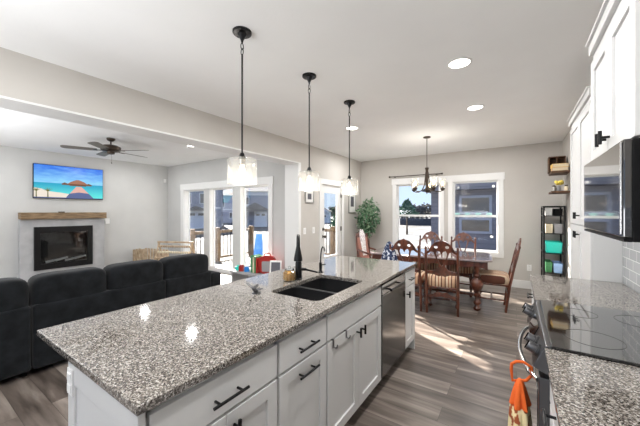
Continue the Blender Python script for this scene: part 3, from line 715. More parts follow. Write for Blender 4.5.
mb = MB(); mb.box(XT+.002, -8.06, 1.50, 2.95, 1.308, 1.445); tag(mb.build('mantel_shelf', 'mantel_wood', bevel=.006), 'thick rustic wooden mantel shelf above the fireplace', 'mantel')
mb = MB(); mb.box(-8.20, -8.15, 2.10, 2.20, 1.446, 1.465); tag(mb.build('media_box', 'black_plastic', bevel=.004), 'small black box lying on the mantel under the television', 'media box')
mb = MB(); mb.box(XT, XT+.025, 2.99, 3.08, 1.17, 1.30); tag(mb.build('wall_control', 'white_plastic', bevel=.004), 'small white control on the wall at the right of the fireplace', 'switch')

# television with a beach picture
tv = thing('television', 'wall-mounted television showing a beach bungalow and jetty', 'television', (XT, 2.32, 1.74))
mb = MB(); mb.box(XT+.003, -8.215, 1.71, 2.93, 1.745, 2.46); mb.build('case', 'black_plastic', tv, bevel=.004, world=True)
y0, y1, z0, z1 = 1.718, 2.922, 1.757, 2.452
def scr(u, v): return (-8.2125, y0+(y1-y0)*u, z0+(z1-z0)*v)
def emis(name, c0, c1=None, za=0, zb=1, st=1.0, axis='Z', noise=0):
    m = bpy.data.materials.new(name); m.use_nodes = True; t = m.node_tree; b = t.nodes['Principled BSDF']
    b.inputs['Base Color'].default_value = (.01, .01, .01, 1); b.inputs['Roughness'].default_value = .2; b.inputs['Emission Strength'].default_value = st
    if c1 is None: b.inputs['Emission Color'].default_value = (*c0, 1)
    else:
        co = t.nodes.new('ShaderNodeTexCoord'); s = t.nodes.new('ShaderNodeSeparateXYZ'); mr = t.nodes.new('ShaderNodeMapRange'); r = t.nodes.new('ShaderNodeValToRGB')
        mr.inputs['From Min'].default_value = za; mr.inputs['From Max'].default_value = zb
        r.color_ramp.elements[0].color = (*c0, 1); r.color_ramp.elements[1].color = (*c1, 1)
        t.links.new(co.outputs['Object'], s.inputs[0]); t.links.new(s.outputs[axis], mr.inputs['Value'])
        src = mr.outputs[0]
        if noise:
            mp = t.nodes.new('ShaderNodeMapping'); mp.inputs['Scale'].default_value = (1, 2.2, 9); n = t.nodes.new('ShaderNodeTexNoise'); n.inputs['Scale'].default_value = 2.2
            t.links.new(co.outputs['Object'], mp.inputs[0]); t.links.new(mp.outputs[0], n.inputs['Vector'])
            a = t.nodes.new('ShaderNodeMath'); a.operation = 'MULTIPLY_ADD'; a.inputs[1].default_value = noise; a.inputs[2].default_value = -noise/2
            a2 = t.nodes.new('ShaderNodeMath'); a2.operation = 'ADD'; t.links.new(n.outputs[0], a.inputs[0]); t.links.new(a.outputs[0], a2.inputs[0]); t.links.new(src, a2.inputs[1]); src = a2.outputs[0]
        t.links.new(src, r.inputs[0]); t.links.new(r.outputs[0], b.inputs['Emission Color'])
    M[name] = m
OZ = 1.74
emis('pic_sky', (.28, .68, .95), (.02, .16, .75), .31, .70, 1.0, noise=.9)
emis('pic_sea', (.10, .72, .70), (.01, .35, .55), .08, .32, 1.0)
emis('pic_sand', (.80, .72, .62)); emis('pic_roof', (.34, .14, .08)); emis('pic_jetty', (.72, .42, .36)); emis('pic_shade', (.09, .12, .28)); emis('pic_palm', (.14, .14, .03)); emis('pic_hut', (.16, .08, .05))
mb = MB()
def layer(poly, mi, d):
    mb.cur = mi; mb.add([(p[0]+d*.0004, p[1], p[2]) for p in (scr(u, v) for u, v in poly)], [tuple(range(len(poly)))])
layer([(0, .46), (1, .46), (1, 1), (0, 1)], 0, 0); layer([(0, 0), (1, 0), (1, .46), (0, .46)], 1, 0)
layer([(0, 0), (.55, 0), (.50, .13), (.36, .17), (.2, .20), (.1, .27), (0, .30)], 2, 1)
layer([(.36, .45), (.41, .50), (.47, .455)], 7, 1); layer([(.72, .455), (.77, .50), (.83, .45)], 7, 1); layer([(.37, .42), (.82, .42), (.82, .46), (.37, .46)], 7, 1)
layer([(.45, .46), (.50, .53), (.58, .595), (.62, .60), (.70, .54), (.76, .46)], 3, 2); layer([(.48, .40), (.73, .40), (.73, .47), (.48, .47)], 7, 1)
layer([(.42, 0), (.86, 0), (.66, .38), (.58, .38)], 4, 3)
layer([(.42, 0), (.86, 0), (.77, .17), (.62, .20), (.48, .15)], 5, 4)
for cx_ in (.03, .18):
    for k in range(7):
        a = R(20+k*24); layer([(cx_-.008, .20), (cx_+.008, .20), (cx_+.085*math.cos(a), .24+.10*math.sin(a))], 6, 5)
    layer([(cx_-.008, .02), (cx_+.01, .02), (cx_+.006, .22), (cx_-.006, .22)], 6, 5)
layer([(0, 0), (1, 0), (1, .02), (0, .025)], 5, 6)
mb.build('screen', ['pic_sky', 'pic_sea', 'pic_sand', 'pic_roof', 'pic_jetty', 'pic_shade', 'pic_palm', 'pic_hut'], tv, world=True, fix=False)

# sectional sofa seen from behind
sf = thing('sectional_sofa', 'charcoal velvet sectional sofa with its back to the island', 'sofa', (-4.0, 1.2, 0))
def pillow(mb, x0, x1, y0, y1, z0, z1, p=.35):
    mb.ball(((x0+x1)/2, (y0+y1)/2, (z0+z1)/2), (x1-x0)/2, (y1-y0)/2, (z1-z0)/2, 28, 16, p)
segs = [(-.55, .125), (.13, .732), (.742, 1.925), (1.935, 2.57)]
for a, b_ in ((-.55, .732), (.742, 1.925), (1.935, 2.57)):
    mb = MB(); mb.box(-3.76, -3.55, a, b_, .06, .635); mb.build('back_frame', 'velvet', sf, bevel=.025, seg=4, world=True, smooth=40)
    mb = MB(); mb.box(-4.50, -3.765, a, b_, .06, .30); mb.build('seat_base', 'velvet', sf, bevel=.02, world=True)
for a, b_ in ((-.55, .12), (.125, .73), (.74, 1.325), (1.33, 1.925), (1.93, 2.56)):
    mb = MB(); pillow(mb, -3.83, -3.56, a, b_, .55, .885, .38); mb.build('back_cushion', 'velvet', sf, world=True, smooth=60)
    mb = MB(); pillow(mb, -4.52, -3.80, a, b_, .28, .47, .3); mb.build('seat_cushion', 'velvet', sf, world=True, smooth=60)
mb = MB(); mb.box(-4.50, -3.60, 2.58, 2.78, .06, .58); mb.build('armrest', 'velvet', sf, bevel=.04, seg=4, world=True, smooth=40)
for x in (-4.4, -3.65):
    for y in (-.45, .70, 1.93, 2.70): MB().lathe([(.018, 0), (.025, .062)], (x, y, 0), 10).build('foot', 'black_plastic', sf, world=True, smooth=40)

# wooden A-frame bead rack and slatted crate near the left window
ar = thing('bead_rack', 'pale wooden A-frame rack with rows of beads leaning by the window', 'rack', (-6.55, 3.75, 0), R(25))
for s_ in (-.42, .42):
    MB().bar((s_, .02, .75), (s_, -.22, 0), .016, 8).build('leg', 'pale_wood', ar, smooth=40)
    MB().bar((s_, .02, .75), (s_, .26, 0), .016, 8).build('leg', 'pale_wood', ar, smooth=40)
MB().box(-.45, .45, 0, .04, .735, .775).build('top_rail', 'pale_wood', ar, bevel=.004)
for k in range(4):
    z = .66-.13*k; y = .02-.24*(.75-z)/.75
    wi = MB().bar((-.42, y, z), (.42, y, z), .005, 6).build('bead_rod', 'brushed_nickel', ar)
    mb = MB()
    for j in range(14): mb.ball((-.38+.058*j, y, z), .024, .03, .03, 8, 6)
    mb.build('bead_row', 'cream' if k % 2 else 'pale_wood', wi, smooth=60)
MB().box(-.44, .44, -.23, -.21, .17, .23).build('front_board', 'pale_wood', ar, bevel=.003)
cr = thing('slatted_crate', 'pale wooden slatted crate on the floor by the left wall', 'crate', (-7.55, 3.55, 0), R(10))
for k in range(8):
    MB().box(-.40+.11*k, -.33+.11*k, -.02, 0, .0, .52+.02*(k % 3)).build('slat', 'pale_wood', cr, bevel=.003)
    MB().box(-.40+.11*k, -.33+.11*k, .30, .32, .0, .52).build('slat', 'pale_wood', cr, bevel=.003)
MB().box(-.42, .50, 0, .02, .12, .18).box(-.42, .50, .28, .30, .12, .18).box(-.42, -.40, 0, .30, .0, .50).box(.47, .49, 0, .30, 0, .50).build('rail', 'pale_wood', cr, bevel=.003)

# low toy bench with toys
bn = thing('toy_bench', 'low grey bench under the right living room window holding toys', 'bench', (-4.1, 4.28, 0))
mat('bench_grey', (.33, .33, .34), .6)
MB().box(-4.95, -3.64, 4.02, 4.50, .20, .24).build('top', 'bench_grey', bn, bevel=.004, world=True)
for x in (-4.93, -4.3, -3.68): MB().box(x, x+.03, 4.04, 4.48, 0, .20).build('side', 'bench_grey', bn, world=True)
for k, (x, mt, h_) in enumerate(((-4.43, 'green_plastic', .34), (-4.375, 'cream', .31), (-4.33, 'green_plastic', .33), (-4.285, 'red_plastic', .30))):
    b_ = thing('picture_book', ['dark green picture book at the left end of the toy bench row', 'cream picture book between two green ones', 'green picture book beside the cream one', 'thin red picture book beside the red toy'][k], 'book', (x, 4.25, .24), 0, 'picture books on the toy bench')
    MB().box(-.02, -.014, -.12, .12, 0, h_).box(.014, .02, -.12, .12, 0, h_).box(-.02, .02, -.124, -.118, 0, h_).build('cover', mt, b_, bevel=.001)
    MB().box(-.014, .014, -.117, .115, .004, h_-.006).build('pages', 'paper', b_)
ty = thing('toy_screen', 'red rounded toy with a grey square panel on the bench', 'toy', (-4.08, 4.22, .24), R(28))
MB().slab(rrect(-.17, .17, 0, .36, .12), [], lambda u, v, h: (u, h, v), -.04, .04).build('body', 'red_plastic', ty, bevel=.012, smooth=40)
MB().slab(rrect(-.10, .10, .05, .25, .02), [], lambda u, v, h: (u, h, v), -.048, -.0395).build('panel', 'bench_grey', ty, bevel=.002)
MB().tube([(-.07, 0, .355), (-.05, 0, .40), (.05, 0, .40), (.07, 0, .355)], .014, 8).build('grip', 'red_plastic', ty, smooth=60)
ty = thing('toy_truck', 'small orange and red toy truck on the bench', 'toy', (-3.86, 4.16, .24), R(20))
MB().box(-.07, .02, -.04, .04, .03, .16).build('cab', 'orange_yarn', ty, bevel=.01)
MB().box(.03, .11, -.05, .05, .03, .22).build('load_bed', 'red_plastic', ty, bevel=.01)
for x in (-.04, .07):
    for y in (-.045, .045): MB().lathe([(.03, -.008), (.03, .008)], (x, y, .031), 14, 'Y').build('wheel', 'black_plastic', ty, smooth=40)
pf = thing('photo_frame', 'white photo frame leaning at the right end of the toy bench', 'picture frame', (-3.72, 4.05, .241), R(32))
def tilt(u, v, h): return (u, h+.28*v, v)
MB().slab([(-.11, 0), (.11, 0), (.11, .30), (-.11, .30)], [[(-.085, .03), (-.085, .27), (.085, .27), (.085, .03)]], tilt, 0, .015).build('frame', 'trim_white', pf)
MB().slab([(-.085, .03), (.085, .03), (.085, .27), (-.085, .27)], [], tilt, .006, .012).build('picture', 'dark_print', pf)
for k, (x, y, mt, lab) in enumerate(((-4.85, 4.15, 'teal_plastic', 'teal toy block at the left end of the bench'), (-4.70, 4.11, 'red_plastic', 'red toy block beside a teal one'), (-4.58, 4.14, 'blue_plastic', 'blue toy block beside the red one'))):
    mb = MB(); mb.box(-.045, .045, -.045, .045, 0, .08+.03*(k % 2)); mb.lathe([(.018, 0), (.018, .02)], (-.02, 0, .08+.03*(k % 2)), 12); mb.lathe([(.018, 0), (.018, .02)], (.022, 0, .08+.03*(k % 2)), 12)
    o = mb.build('toy_block', mt, bevel=.004); o.location = (x, y, .24); o.rotation_euler = (0, 0, .5*k); tag(o, lab, 'toy', 'toy blocks on the bench')
# motion sensor in the corner
mb = MB(); mb.box(XT+.001, XT+.05, 4.40, 4.46, 2.28, 2.38); tag(mb.build('motion_sensor', 'white_plastic', bevel=.01), 'small white motion sensor high in the living room corner', 'sensor')

# ------------------------------------------------------------------ dining left wall: pictures, switches
def frame_on_left_wall(y0, y1, z0, z1, label):
    p = thing('wall_picture', label, 'picture', (XH, (y0+y1)/2, z0))
    MB().slab([(y0,z0),(y1,z0),(y1,z1),(y0,z1)], [[(y0+.02,z0+.02),(y0+.02,z1-.02),(y1-.02,z1-.02),(y1-.02,z0+.02)]], lambda u, v, h: (h, u, v), XH+.001, XH+.02).build('frame', 'brushed_nickel', p, bevel=.002, world=True)
    MB().box(XH+.002, XH+.010, y0+.02, y1-.02, z0+.02, z1-.02).build('mat_board', 'paper', p, world=True)
    dy, dz = (y1-y0)*.28, (z1-z0)*.28
    MB().box(XH+.010, XH+.012, y0+dy, y1-dy, z0+dz, z1-dz).build('print', 'dark_print', p, world=True)
frame_on_left_wall(4.42, 4.70, 1.63, 1.88, 'small framed print left of the deck door')
frame_on_left_wall(6.14, 6.50, 1.43, 1.98, 'tall framed print behind the leafy plant')
for y, lab in ((4.41, 'left one of two white switch plates beside the deck door'), (4.70, 'right one of two white switch plates beside the deck door')):
    s_ = thing('switch_plate', lab, 'switch', (XH, y, 1.10), 0, 'switch plates by the deck door')
    MB().box(.001, .008, -.04, .04, -.06, .06).build('plate', 'white_plastic', s_, bevel=.002)
    MB().box(.008, .013, -.016, .016, -.032, .032).build('rocker', 'trim_white', s_, bevel=.002)
s_ = thing('wall_outlet', 'white outlet low on the far wall beside the black shelf unit', 'outlet', (.20, YF, .40))
MB().box(-.036, .036, -.008, -.001, -.058, .058).build('plate', 'white_plastic', s_, bevel=.002)
for z in (-.025, .025): MB().box(-.015, .015, -.011, -.008, z-.016, z+.016).build('socket', 'trim_white', s_, bevel=.002)

# curtain rod over the left dining window
cr = thing('curtain_rod', 'bare dark curtain rod above the left dining window', 'curtain rod', (-1.93, YF-.07, 2.29))
MB().bar((-2.50, YF-.075, 2.29), (-1.36, YF-.075, 2.29), .010).build('rod', 'bronze', cr, world=True, smooth=40)
for x in (-2.52, -1.34): MB().ball((x, YF-.075, 2.29), .022).build('finial', 'bronze', cr, world=True, smooth=60)
for x in (-2.40, -1.46): MB().box(x-.01, x+.01, YF-.08, YF-.001, 2.27, 2.285).build('bracket', 'bronze', cr, world=True)

# teal blocks on the meeting rail and white discs on the glass of the right dining window
for k, x in enumerate((-1.05, -.86, -.66, -.46)):
    mb = MB(); mb.box(x-.045, x+.045, YF+.012, YF+.049, 1.393, 1.44); tag(mb.build('sash_block', 'pale_teal', bevel=.008), ['first pale teal block from the left on the right window rail', 'second pale teal block from the left on the right window rail', 'third pale teal block from the left on the right window rail', 'fourth pale teal block, at the right end of the window rail'][k], 'block', 'pale teal blocks on the sash rail')
for x, z, lab in ((-1.04, 1.98, 'white disc at the top left of the right window glass'), (-.39, 1.98, 'white disc at the top right of the right window glass'), (-.42, .95, 'white disc low on the right window glass')):
    mb = MB(); mb.lathe([(.026, 0), (.022, -.006), (.008, -.012), (.008, -.02)], (x, YF+.0715, z), 16, 'Y'); tag(mb.build('pane_disc', 'white_plastic', smooth=40), lab, 'suction disc', 'white discs on the dining window')

# ------------------------------------------------------------------ dining table
TR = R(4)
tb = thing('dining_table', 'dark carved wooden dining table with bulbous turned legs', 'table', (-1.24, 5.20, 0), TR)
L, W_ = .93, .46
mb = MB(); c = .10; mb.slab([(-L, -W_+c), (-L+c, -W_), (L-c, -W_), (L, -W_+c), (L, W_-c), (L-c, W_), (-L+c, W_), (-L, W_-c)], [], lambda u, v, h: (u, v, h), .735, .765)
mb.build('tabletop', 'table_wood_glare', tb, bevel=.008)
mb = MB(); l2, w2 = L-.06, W_-.05
f = lambda u, v, h: (u, h, v)
def apron(a, b_):   # scalloped lower edge
    pts = [(a, .735), (a, .62)]; n = 12
    for i in range(1, n): pts.append((a+(b_-a)*i/n, .645+(.02 if i % 2 else -.012)))
    return pts+[(b_, .62), (b_, .735)]
for y in (-w2, w2-.025): mb.slab(apron(-l2, l2), [], f, y, y+.025)
for x in (-l2, l2-.025): mb.slab(apron(-w2+.025, w2-.025), [], lambda u, v, h: (h, u, v), x, x+.025)
mb.build('apron', 'dark_wood', tb)
legp = [(.03, 0), (.045, .012), (.05, .04), (.035, .06), (.028, .08), (.05, .10), (.052, .13), (.03, .15), (.026, .19), (.045, .21), (.048, .24), (.028, .26), (.03, .285), (.062, .31), (.082, .36), (.085, .40), (.075, .44), (.045, .475), (.03, .49), (.048, .51), (.048, .53), (.028, .55), (.034, .60), (.045, .62), (.045, .735)]
for sx in (-1, 1):
    for sy in (-1, 1): MB().lathe(legp, (sx*(L-.20), sy*(W_-.12), 0), 18).build('leg', 'dark_wood', tb, smooth=45)
mb = MB(); mb.box(-(L-.20), L-.20, -.03, .03, .13, .17)
for sx in (-1, 1): mb.box(sx*(L-.20)-.025, sx*(L-.20)+.025, -(W_-.12), W_-.12, .13, .17)
mb.build('stretcher', 'dark_wood', tb, bevel=.006)
for k in range(2): MB().lathe([(.03, .17), (.03, .22), (.05, .26), (.05, .34), (.025, .40), (.03, .735)], (-.3+.6*k, 0, 0), 14).build('centre_post', 'dark_wood', tb, smooth=45)

# dining chairs: local frame, sitter faces +Y, back at y=0
def dining_chair():
    t_ = thing('dining_chair', '', 'chair', (0, 0, 0), 0, 'carved dining chairs round the table')
    hw = .205
    def lean(z): return -.02-.13*max(0, (z-.45)/.62)**1.1
    for s_ in (-1, 1):
        pts = [(s_*hw, .045, 0), (s_*hw, .012, .25), (s_*hw, -.01, .42)]+[(s_*hw, lean(z), z) for z in (.5, .65, .8, .90, .935)]
        mb = MB(); mb.tube(pts, [.017, .019, .022, .020, .016, .019, .016, .013], 10); mb.ball((s_*hw, lean(.95), .957), .017, .017, .03, 10, 8)
        mb.build('back_post', 'dark_wood', t_, smooth=60)
    # pierced, scrolled back
    outer = [(-.20, .90), (-.165, .93), (-.135, .99), (-.08, 1.045), (-.03, 1.06), (0, 1.075), (.03, 1.06), (.08, 1.045), (.135, .99), (.165, .93), (.20, .90), (.20, .87), (.165, .885),
             (.135, .91), (.10, .90), (.082, .84), (.062, .78), (.045, .73), (.05, .69), (.09, .65), (.20, .625), (.20, .60), (-.20, .60), (-.20, .625), (-.09, .65), (-.05, .69), (-.045, .73), (-.062, .78), (-.082, .84), (-.10, .90), (-.135, .91), (-.165, .885), (-.20, .87)]
    heart = [(0, .70), (-.028, .74), (-.042, .78), (-.058, .83), (-.070, .885), (-.055, .925), (-.02, .91), (0, .87), (.02, .91), (.055, .925), (.070, .885), (.058, .83), (.042, .78), (.028, .74)]
    eye = lambda cx_: [(cx_+.024*math.cos(R(-a)), .978+.021*math.sin(R(-a))) for a in range(0, 360, 45)]
    mb = MB(); mb.slab(outer, [heart, eye(-.072), eye(.072)], lambda u, v, h: (u, lean(v)+h, v), -.011, .011)
    mb.build('back_splat', 'dark_wood', t_, bevel=.003)
    mb = MB(); o2 = [(-.20, .585), (-.10, .580), (-.04, .555), (0, .570), (.04, .555), (.10, .580), (.20, .585), (.20, .61), (-.20, .61)]
    mb.slab(o2, [], lambda u, v, h: (u, lean(v)+h, v), -.009, .009); mb.build('lower_rail', 'dark_wood', t_, bevel=.002)
    mb = MB(); mb.box(-.212, .212, .0, .43, .375, .40); mb.build('seat_frame', 'dark_wood', t_, bevel=.008)
    mb = MB(); mb.ball((0, .218, .462), .225, .225, .082, 28, 12, .42); mb.build('seat', 'stripe_fabric', t_, smooth=60)
    fp_ = [(.018, 0), (.028, .02), (.030, .05), (.016, .07), (.016, .13), (.026, .15), (.026, .18), (.016, .20), (.024, .27), (.032, .31), (.024, .345), (.022, .38)]
    for s_ in (-1, 1): MB().lathe(fp_, (s_*.19, .40, 0), 14).build('leg', 'dark_wood', t_, smooth=45)
    mb = MB()
    for s_ in (-1, 1): mb.bar((s_*.20, .03, .17), (s_*.19, .40, .17), .012, 8)
    mb.bar((-.195, .22, .17), (.195, .22, .17), .012, 8)
    mb.build('stretcher', 'dark_wood', t_, smooth=60)
    mb = MB(); o3 = [(-.20, .27), (-.12, .29), (-.06, .325), (0, .31), (.06, .325), (.12, .29), (.20, .27), (.20, .24), (.10, .245), (0, .26), (-.10, .245), (-.20, .24)]
    mb.slab(o3[::-1], [], lambda u, v, h: (u, .015+h, v), -.009, .009); mb.build('rear_rail', 'dark_wood', t_, bevel=.002)
    return t_
c0 = dining_chair()
spots = [(-.875, 4.40, 8, 'carved heart-back chair nearest the viewer, before the near side of the table'),
         (-1.37, 4.36, 3, 'carved chair at the near side of the table with blue cloth over its post'),
         (-.84, 6.02, 180, 'carved chair behind the table, before the right dining window'),
         (-1.42, 6.00, 184, 'carved chair behind the table, between the two dining windows'),
         (-.10, 5.24, 94, 'carved chair at the right end of the table, seen from its side')]
for i, (x, y, a, lab) in enumerate(spots):
    o = c0 if i == 0 else dup(c0); o.location = (x, y, 0); o.rotation_euler = (0, 0, R(a)); o['label'] = lab
# cloth bundle over the post of the second chair
mb = MB(); import itertools
def bundle(c, rx, ry, h_, n=22, m_=12):
    vs = []
    for i in range(m_+1):
        s_ = i/m_; r_ = (s_**.62)
        for k in range(n):
            a = 2*math.pi*k/n; w_ = 1+.13*s_*math.sin(5*a+1.3)+.06*math.sin(9*a)
            vs.append((c[0]+rx*r_*w_*math.cos(a), c[1]+ry*r_*w_*math.sin(a), c[2]+h_*(1-s_**1.25)))
    fs = [(i*n+k, (i+1)*n+k, (i+1)*n+(k+1) % n, i*n+(k+1) % n) for i in range(m_) for k in range(n)]
    return vs, fs
vs, fs = bundle((-1.60, 4.27, .70), .13, .075, .32); mb.add(vs, fs)
tag(mb.build('draped_jacket', 'blue_white_cloth', smooth=80), 'blue and white patterned cloth draped over a dining chair post', 'jacket')

# armchair with lace in the corner
ac = thing('armchair', 'wooden armchair with a white lace cover in the dining room corner', 'armchair', (-2.72, 5.76, 0), R(-106)); ac.scale = (.80, .85, .96)
# local: faces +Y
for s_ in (-1, 1):
    MB().tube([(s_*.24, 0, 0), (s_*.24, .02, .42), (s_*.235, -.04, .75), (s_*.21, -.10, 1.04)], [.022, .024, .02, .018], 10).build('back_post', 'dark_wood', ac, smooth=60)
    MB().tube([(s_*.25, .46, 0), (s_*.25, .45, .25), (s_*.25, .42, .45), (s_*.27, .40, .62)], [.018, .03, .022, .02], 10).build('front_leg', 'dark_wood', ac, smooth=60)
    MB().tube([(s_*.235, -.04, .70), (s_*.27, .15, .67), (s_*.28, .35, .64), (s_*.27, .45, .62)], [.016, .02, .02, .025], 10).build('arm', 'dark_wood', ac, smooth=60)
MB().slab([(-.22, .98), (-.14, 1.02), (-.06, 1.10), (0, 1.12), (.06, 1.10), (.14, 1.02), (.22, .98), (.22, .93), (-.22, .93)], [], lambda u, v, h: (u, -.085-.1*(v-.95)+h, v), -.012, .012).build('crest_rail', 'dark_wood', ac, bevel=.004)
mat('rose_fabric', (.36, .17, .13), .9)
MB().slab([(-.19, .48), (.19, .48), (.19, .95), (-.19, .95)], [], lambda u, v, h: (u, .02-.22*(v-.48)+h, v), -.02, .02).build('back_pad', 'rose_fabric', ac, bevel=.01)
MB().ball((0, .23, .44), .25, .24, .06, 24, 10, .4).build('seat', 'rose_fabric', ac, smooth=60)
mb = MB(); mb.slab([(-.07, .55), (.07, .55), (.09, .80), (.11, 1.0), (.05, 1.12), (-.05, 1.12), (-.11, 1.0), (-.09, .80)], [], lambda u, v, h: (u, .045-.22*(v-.48)+h, v), -.004, .004)
tag(mb.build('lace_cover', 'lace', ac, bevel=.001), 'x', 'x'); del bpy.data.objects['lace_cover']['category']; bpy.data.objects['lace_cover']['label'] = 'white lace cover'

# leafy plant in the corner
pl = thing('potted_ficus', 'leafy green ficus in a pot in the dining room corner', 'plant', (-2.93, 6.44, 0))
MB().lathe([(.10, 0), (.13, .02), (.15, .26), (.16, .28), (.15, .28), (.14, .25)], (0, 0, 0), 20).build('pot', 'dark_wood', pl, smooth=40)
MB().lathe([(.001, .24), (.142, .25)], (0, 0, 0), 20, caps=False).build('soil', 'bark', pl)
mb = MB()
for k in range(3):
    a = 2.1*k; mb.tube([(.02*math.cos(a), .02*math.sin(a), .24), (.03*math.cos(a+1), .03*math.sin(a+1), .6), (.02*math.cos(a+2), .02*math.sin(a+2), 1.0), (.12*math.cos(a), .12*math.sin(a), 1.4)], [.012, .010, .008, .005], 6)
mb.build('trunk', 'bark', pl, smooth=60)
def leaves(n, cfun, size, r_, mats=2):
    mb = MB()
    for i in range(n):
        p = Vector(cfun(r_)); d = Vector((r_.gauss(0, 1), r_.gauss(0, 1), r_.gauss(-.6, .7))).normalized(); u = d.cross(Vector((r_.gauss(0, 1), r_.gauss(0, 1), r_.gauss(0, 1)))).normalized()
        s_ = size*r_.uniform(.7, 1.3); mb.cur = r_.randrange(mats)
        nn = d.cross(u)*s_*.12
        mb.add([p, p+d*s_*.5+u*s_*.24+nn, p+d*s_, p+d*s_*.5-u*s_*.24+nn], [(0, 1, 2), (0, 2, 3)])
    return mb
rl = random.Random(3)
def crown(r_):
    while True:
        x, y, z = r_.uniform(-1, 1), r_.uniform(-1, 1), r_.uniform(-1, 1)
        if x*x+y*y+z*z < 1 and (x*x+y*y+z*z) > .12: break
    zz = 1.30+.50*z; k = .27*(1-.45*max(0, -z))
    return (max(-.24, x*k-.05*max(0, -z)), min(.27, y*k), zz)
leaves(900, crown, .085, rl).build('foliage', ['leaf', 'leaf_light'], pl, fix=False)

# ------------------------------------------------------------------ shelves on the right
def ushelf(z, label):
    t_ = tag(MB().box(.455, XR-.002, 5.84, 6.34, z, z+.03).build('wall_shelf', 'shelf_wood', bevel=.003), label, 'shelf', 'wooden wall shelves in the right corner'); return t_
ushelf(2.075, 'upper wooden wall shelf carrying books and a crate'); ushelf(1.76, 'lower wooden wall shelf carrying yellow flowers')
bx_ = thing('wooden_cubby', 'dark wooden cubby box standing on the upper wall shelf', 'box', (.55, 6.22, 2.106))
MB().box(-.11, .11, .085, .10, 0, .26).box(-.11, -.098, -.10, .10, 0, .26).box(.098, .11, -.10, .10, 0, .26).box(-.11, .11, -.10, .10, .25, .262).box(-.11, .11, -.10, .10, 0, .012).build('case', 'shelf_wood', bx_)
MB().box(-.006, .006, -.095, .085, .012, .25).build('divider', 'shelf_wood', bx_)
for k, (z, mt, lab) in enumerate(((2.106, 'tan_book', 'tan book lying at the bottom of the pile on the upper shelf'), (2.162, 'yellow_book', 'yellow book lying on top of the tan one'))):
    b_ = thing('book', lab, 'book', (.565, 5.97, z), R(4*k), 'books on the upper wall shelf')
    MB().box(-.10, .10, -.10, .10, 0, .004).box(-.10, .10, -.10, .10, .051, .055).box(-.10, -.096, -.10, .10, 0, .055).build('cover', mt, b_)
    MB().box(-.095, .095, -.095, .095, .004, .051).build('pages', 'cream', b_)
fv = thing('flower_vase', 'small vase of yellow flowers on the lower wall shelf', 'vase', (.56, 5.98, 1.791))
MB().lathe([(.02, 0), (.028, .03), (.02, .07), (.024, .08)], (0, 0, 0), 16).build('vase', 'bench_grey', fv, smooth=50)
mb = MB()
for k in range(14):
    a = k*2.4; q = .02+.05*(k % 4)/3; mb.ball((q*math.cos(a), q*math.sin(a), .12+.03*((k*7) % 4)/3), .024, n=8, m_=6)
mb.build('blossoms', 'flower_yellow', fv, smooth=60)
for k, (y, mt, x, lab) in enumerate(((5.90, 'cream', .64, 'small cream jar at the right end of the lower wall shelf'), (6.12, 'bronze', .52, 'small dark jar behind the yellow flowers'), (5.92, 'brushed_nickel', .49, 'small silver jar at the left end of the lower wall shelf'))):
    j = thing('spice_jar', lab, 'jar', (x, y, 1.791), 0, 'small jars on the lower wall shelf')
    MB().lathe([(.022, 0), (.024, .06), (.018, .07)], (0, 0, 0), 14).build('body', mt, j, smooth=40); MB().lathe([(.019, .07), (.019, .088)], (0, 0, 0), 14).build('lid', 'bronze', j, smooth=40)

et = thing('shelf_unit', 'narrow black metal shelf unit in the right dining corner', 'shelf unit', (.52, 6.47, 0))
X0, X1, Y0, Y1 = .385, .655, 6.22, 6.74
for x in (X0, X1):
    for y in (Y0, Y1): MB().box(x-.012, x+.012, y-.012, y+.012, 0, 1.56).build('post', 'black_metal', et, world=True)
lev = [.10, .44, .77, 1.10, 1.40]
for z in lev:
    mb = MB(); mb.box(X0-.01, X1+.01, Y0-.01, Y1+.01, z-.012, z); mb.build('shelf', 'black_metal', et, world=True)
mb = MB(); mb.box(X0, X1, Y0-.01, Y0+.01, 1.54, 1.56); mb.box(X0, X1, Y1-.01, Y1+.01, 1.54, 1.56); mb.box(X0-.01, X0+.01, Y0, Y1, 1.54, 1.56); mb.box(X1-.01, X1+.01, Y0, Y1, 1.54, 1.56); mb.build('top_frame', 'black_metal', et, world=True)
def bin_(x0, x1, y0, y1, z, h_, mt, lab, name='storage_bin'):
    t_ = thing(name, lab, 'bin', ((x0+x1)/2, (y0+y1)/2, z), 0, 'bins on the black shelf unit')
    mb = MB(); cx_, cy_ = (x0+x1)/2, (y0+y1)/2; hx, hy = (x1-x0)/2, (y1-y0)/2
    lo, hi, il, ih = .88, 1.0, .84, .95
    P_ = lambda s_, z_: [(cx_-hx*s_, cy_-hy*s_, z_), (cx_+hx*s_, cy_-hy*s_, z_), (cx_+hx*s_, cy_+hy*s_, z_), (cx_-hx*s_, cy_+hy*s_, z_)]
    vs = P_(lo, z)+P_(hi, z+h_)+P_(ih, z+h_)+P_(il, z+.01)
    fs = [(3, 2, 1, 0)]+[(i*4+k, i*4+(k+1) % 4, (i+1)*4+(k+1) % 4, (i+1)*4+k) for i in range(3) for k in range(4)]+[(12, 13, 14, 15)]
    mb.add(vs, fs); mb.build('tub', mt, t_, world=True, bevel=.003)
    MB().tube([(cx_-.03, y0-.002, z+h_*.7), (cx_+.03, y0-.002, z+h_*.7)], .006, 8).build('grip', mt, t_, world=True)
bin_(.40, .50, 6.25, 6.60, 1.401, .12, 'paper', 'white bin at the left on the top shelf of the black unit')
bin_(.515, .635, 6.25, 6.60, 1.401, .11, 'black_plastic', 'black bin at the right on the top shelf of the black unit')
bin_(.41, .51, 6.26, 6.62, 1.101, .15, 'cream', 'cream patterned bin on the second shelf of the black unit')
bin_(.525, .635, 6.26, 6.62, 1.101, .16, 'bench_grey', 'grey bin on the second shelf of the black unit')
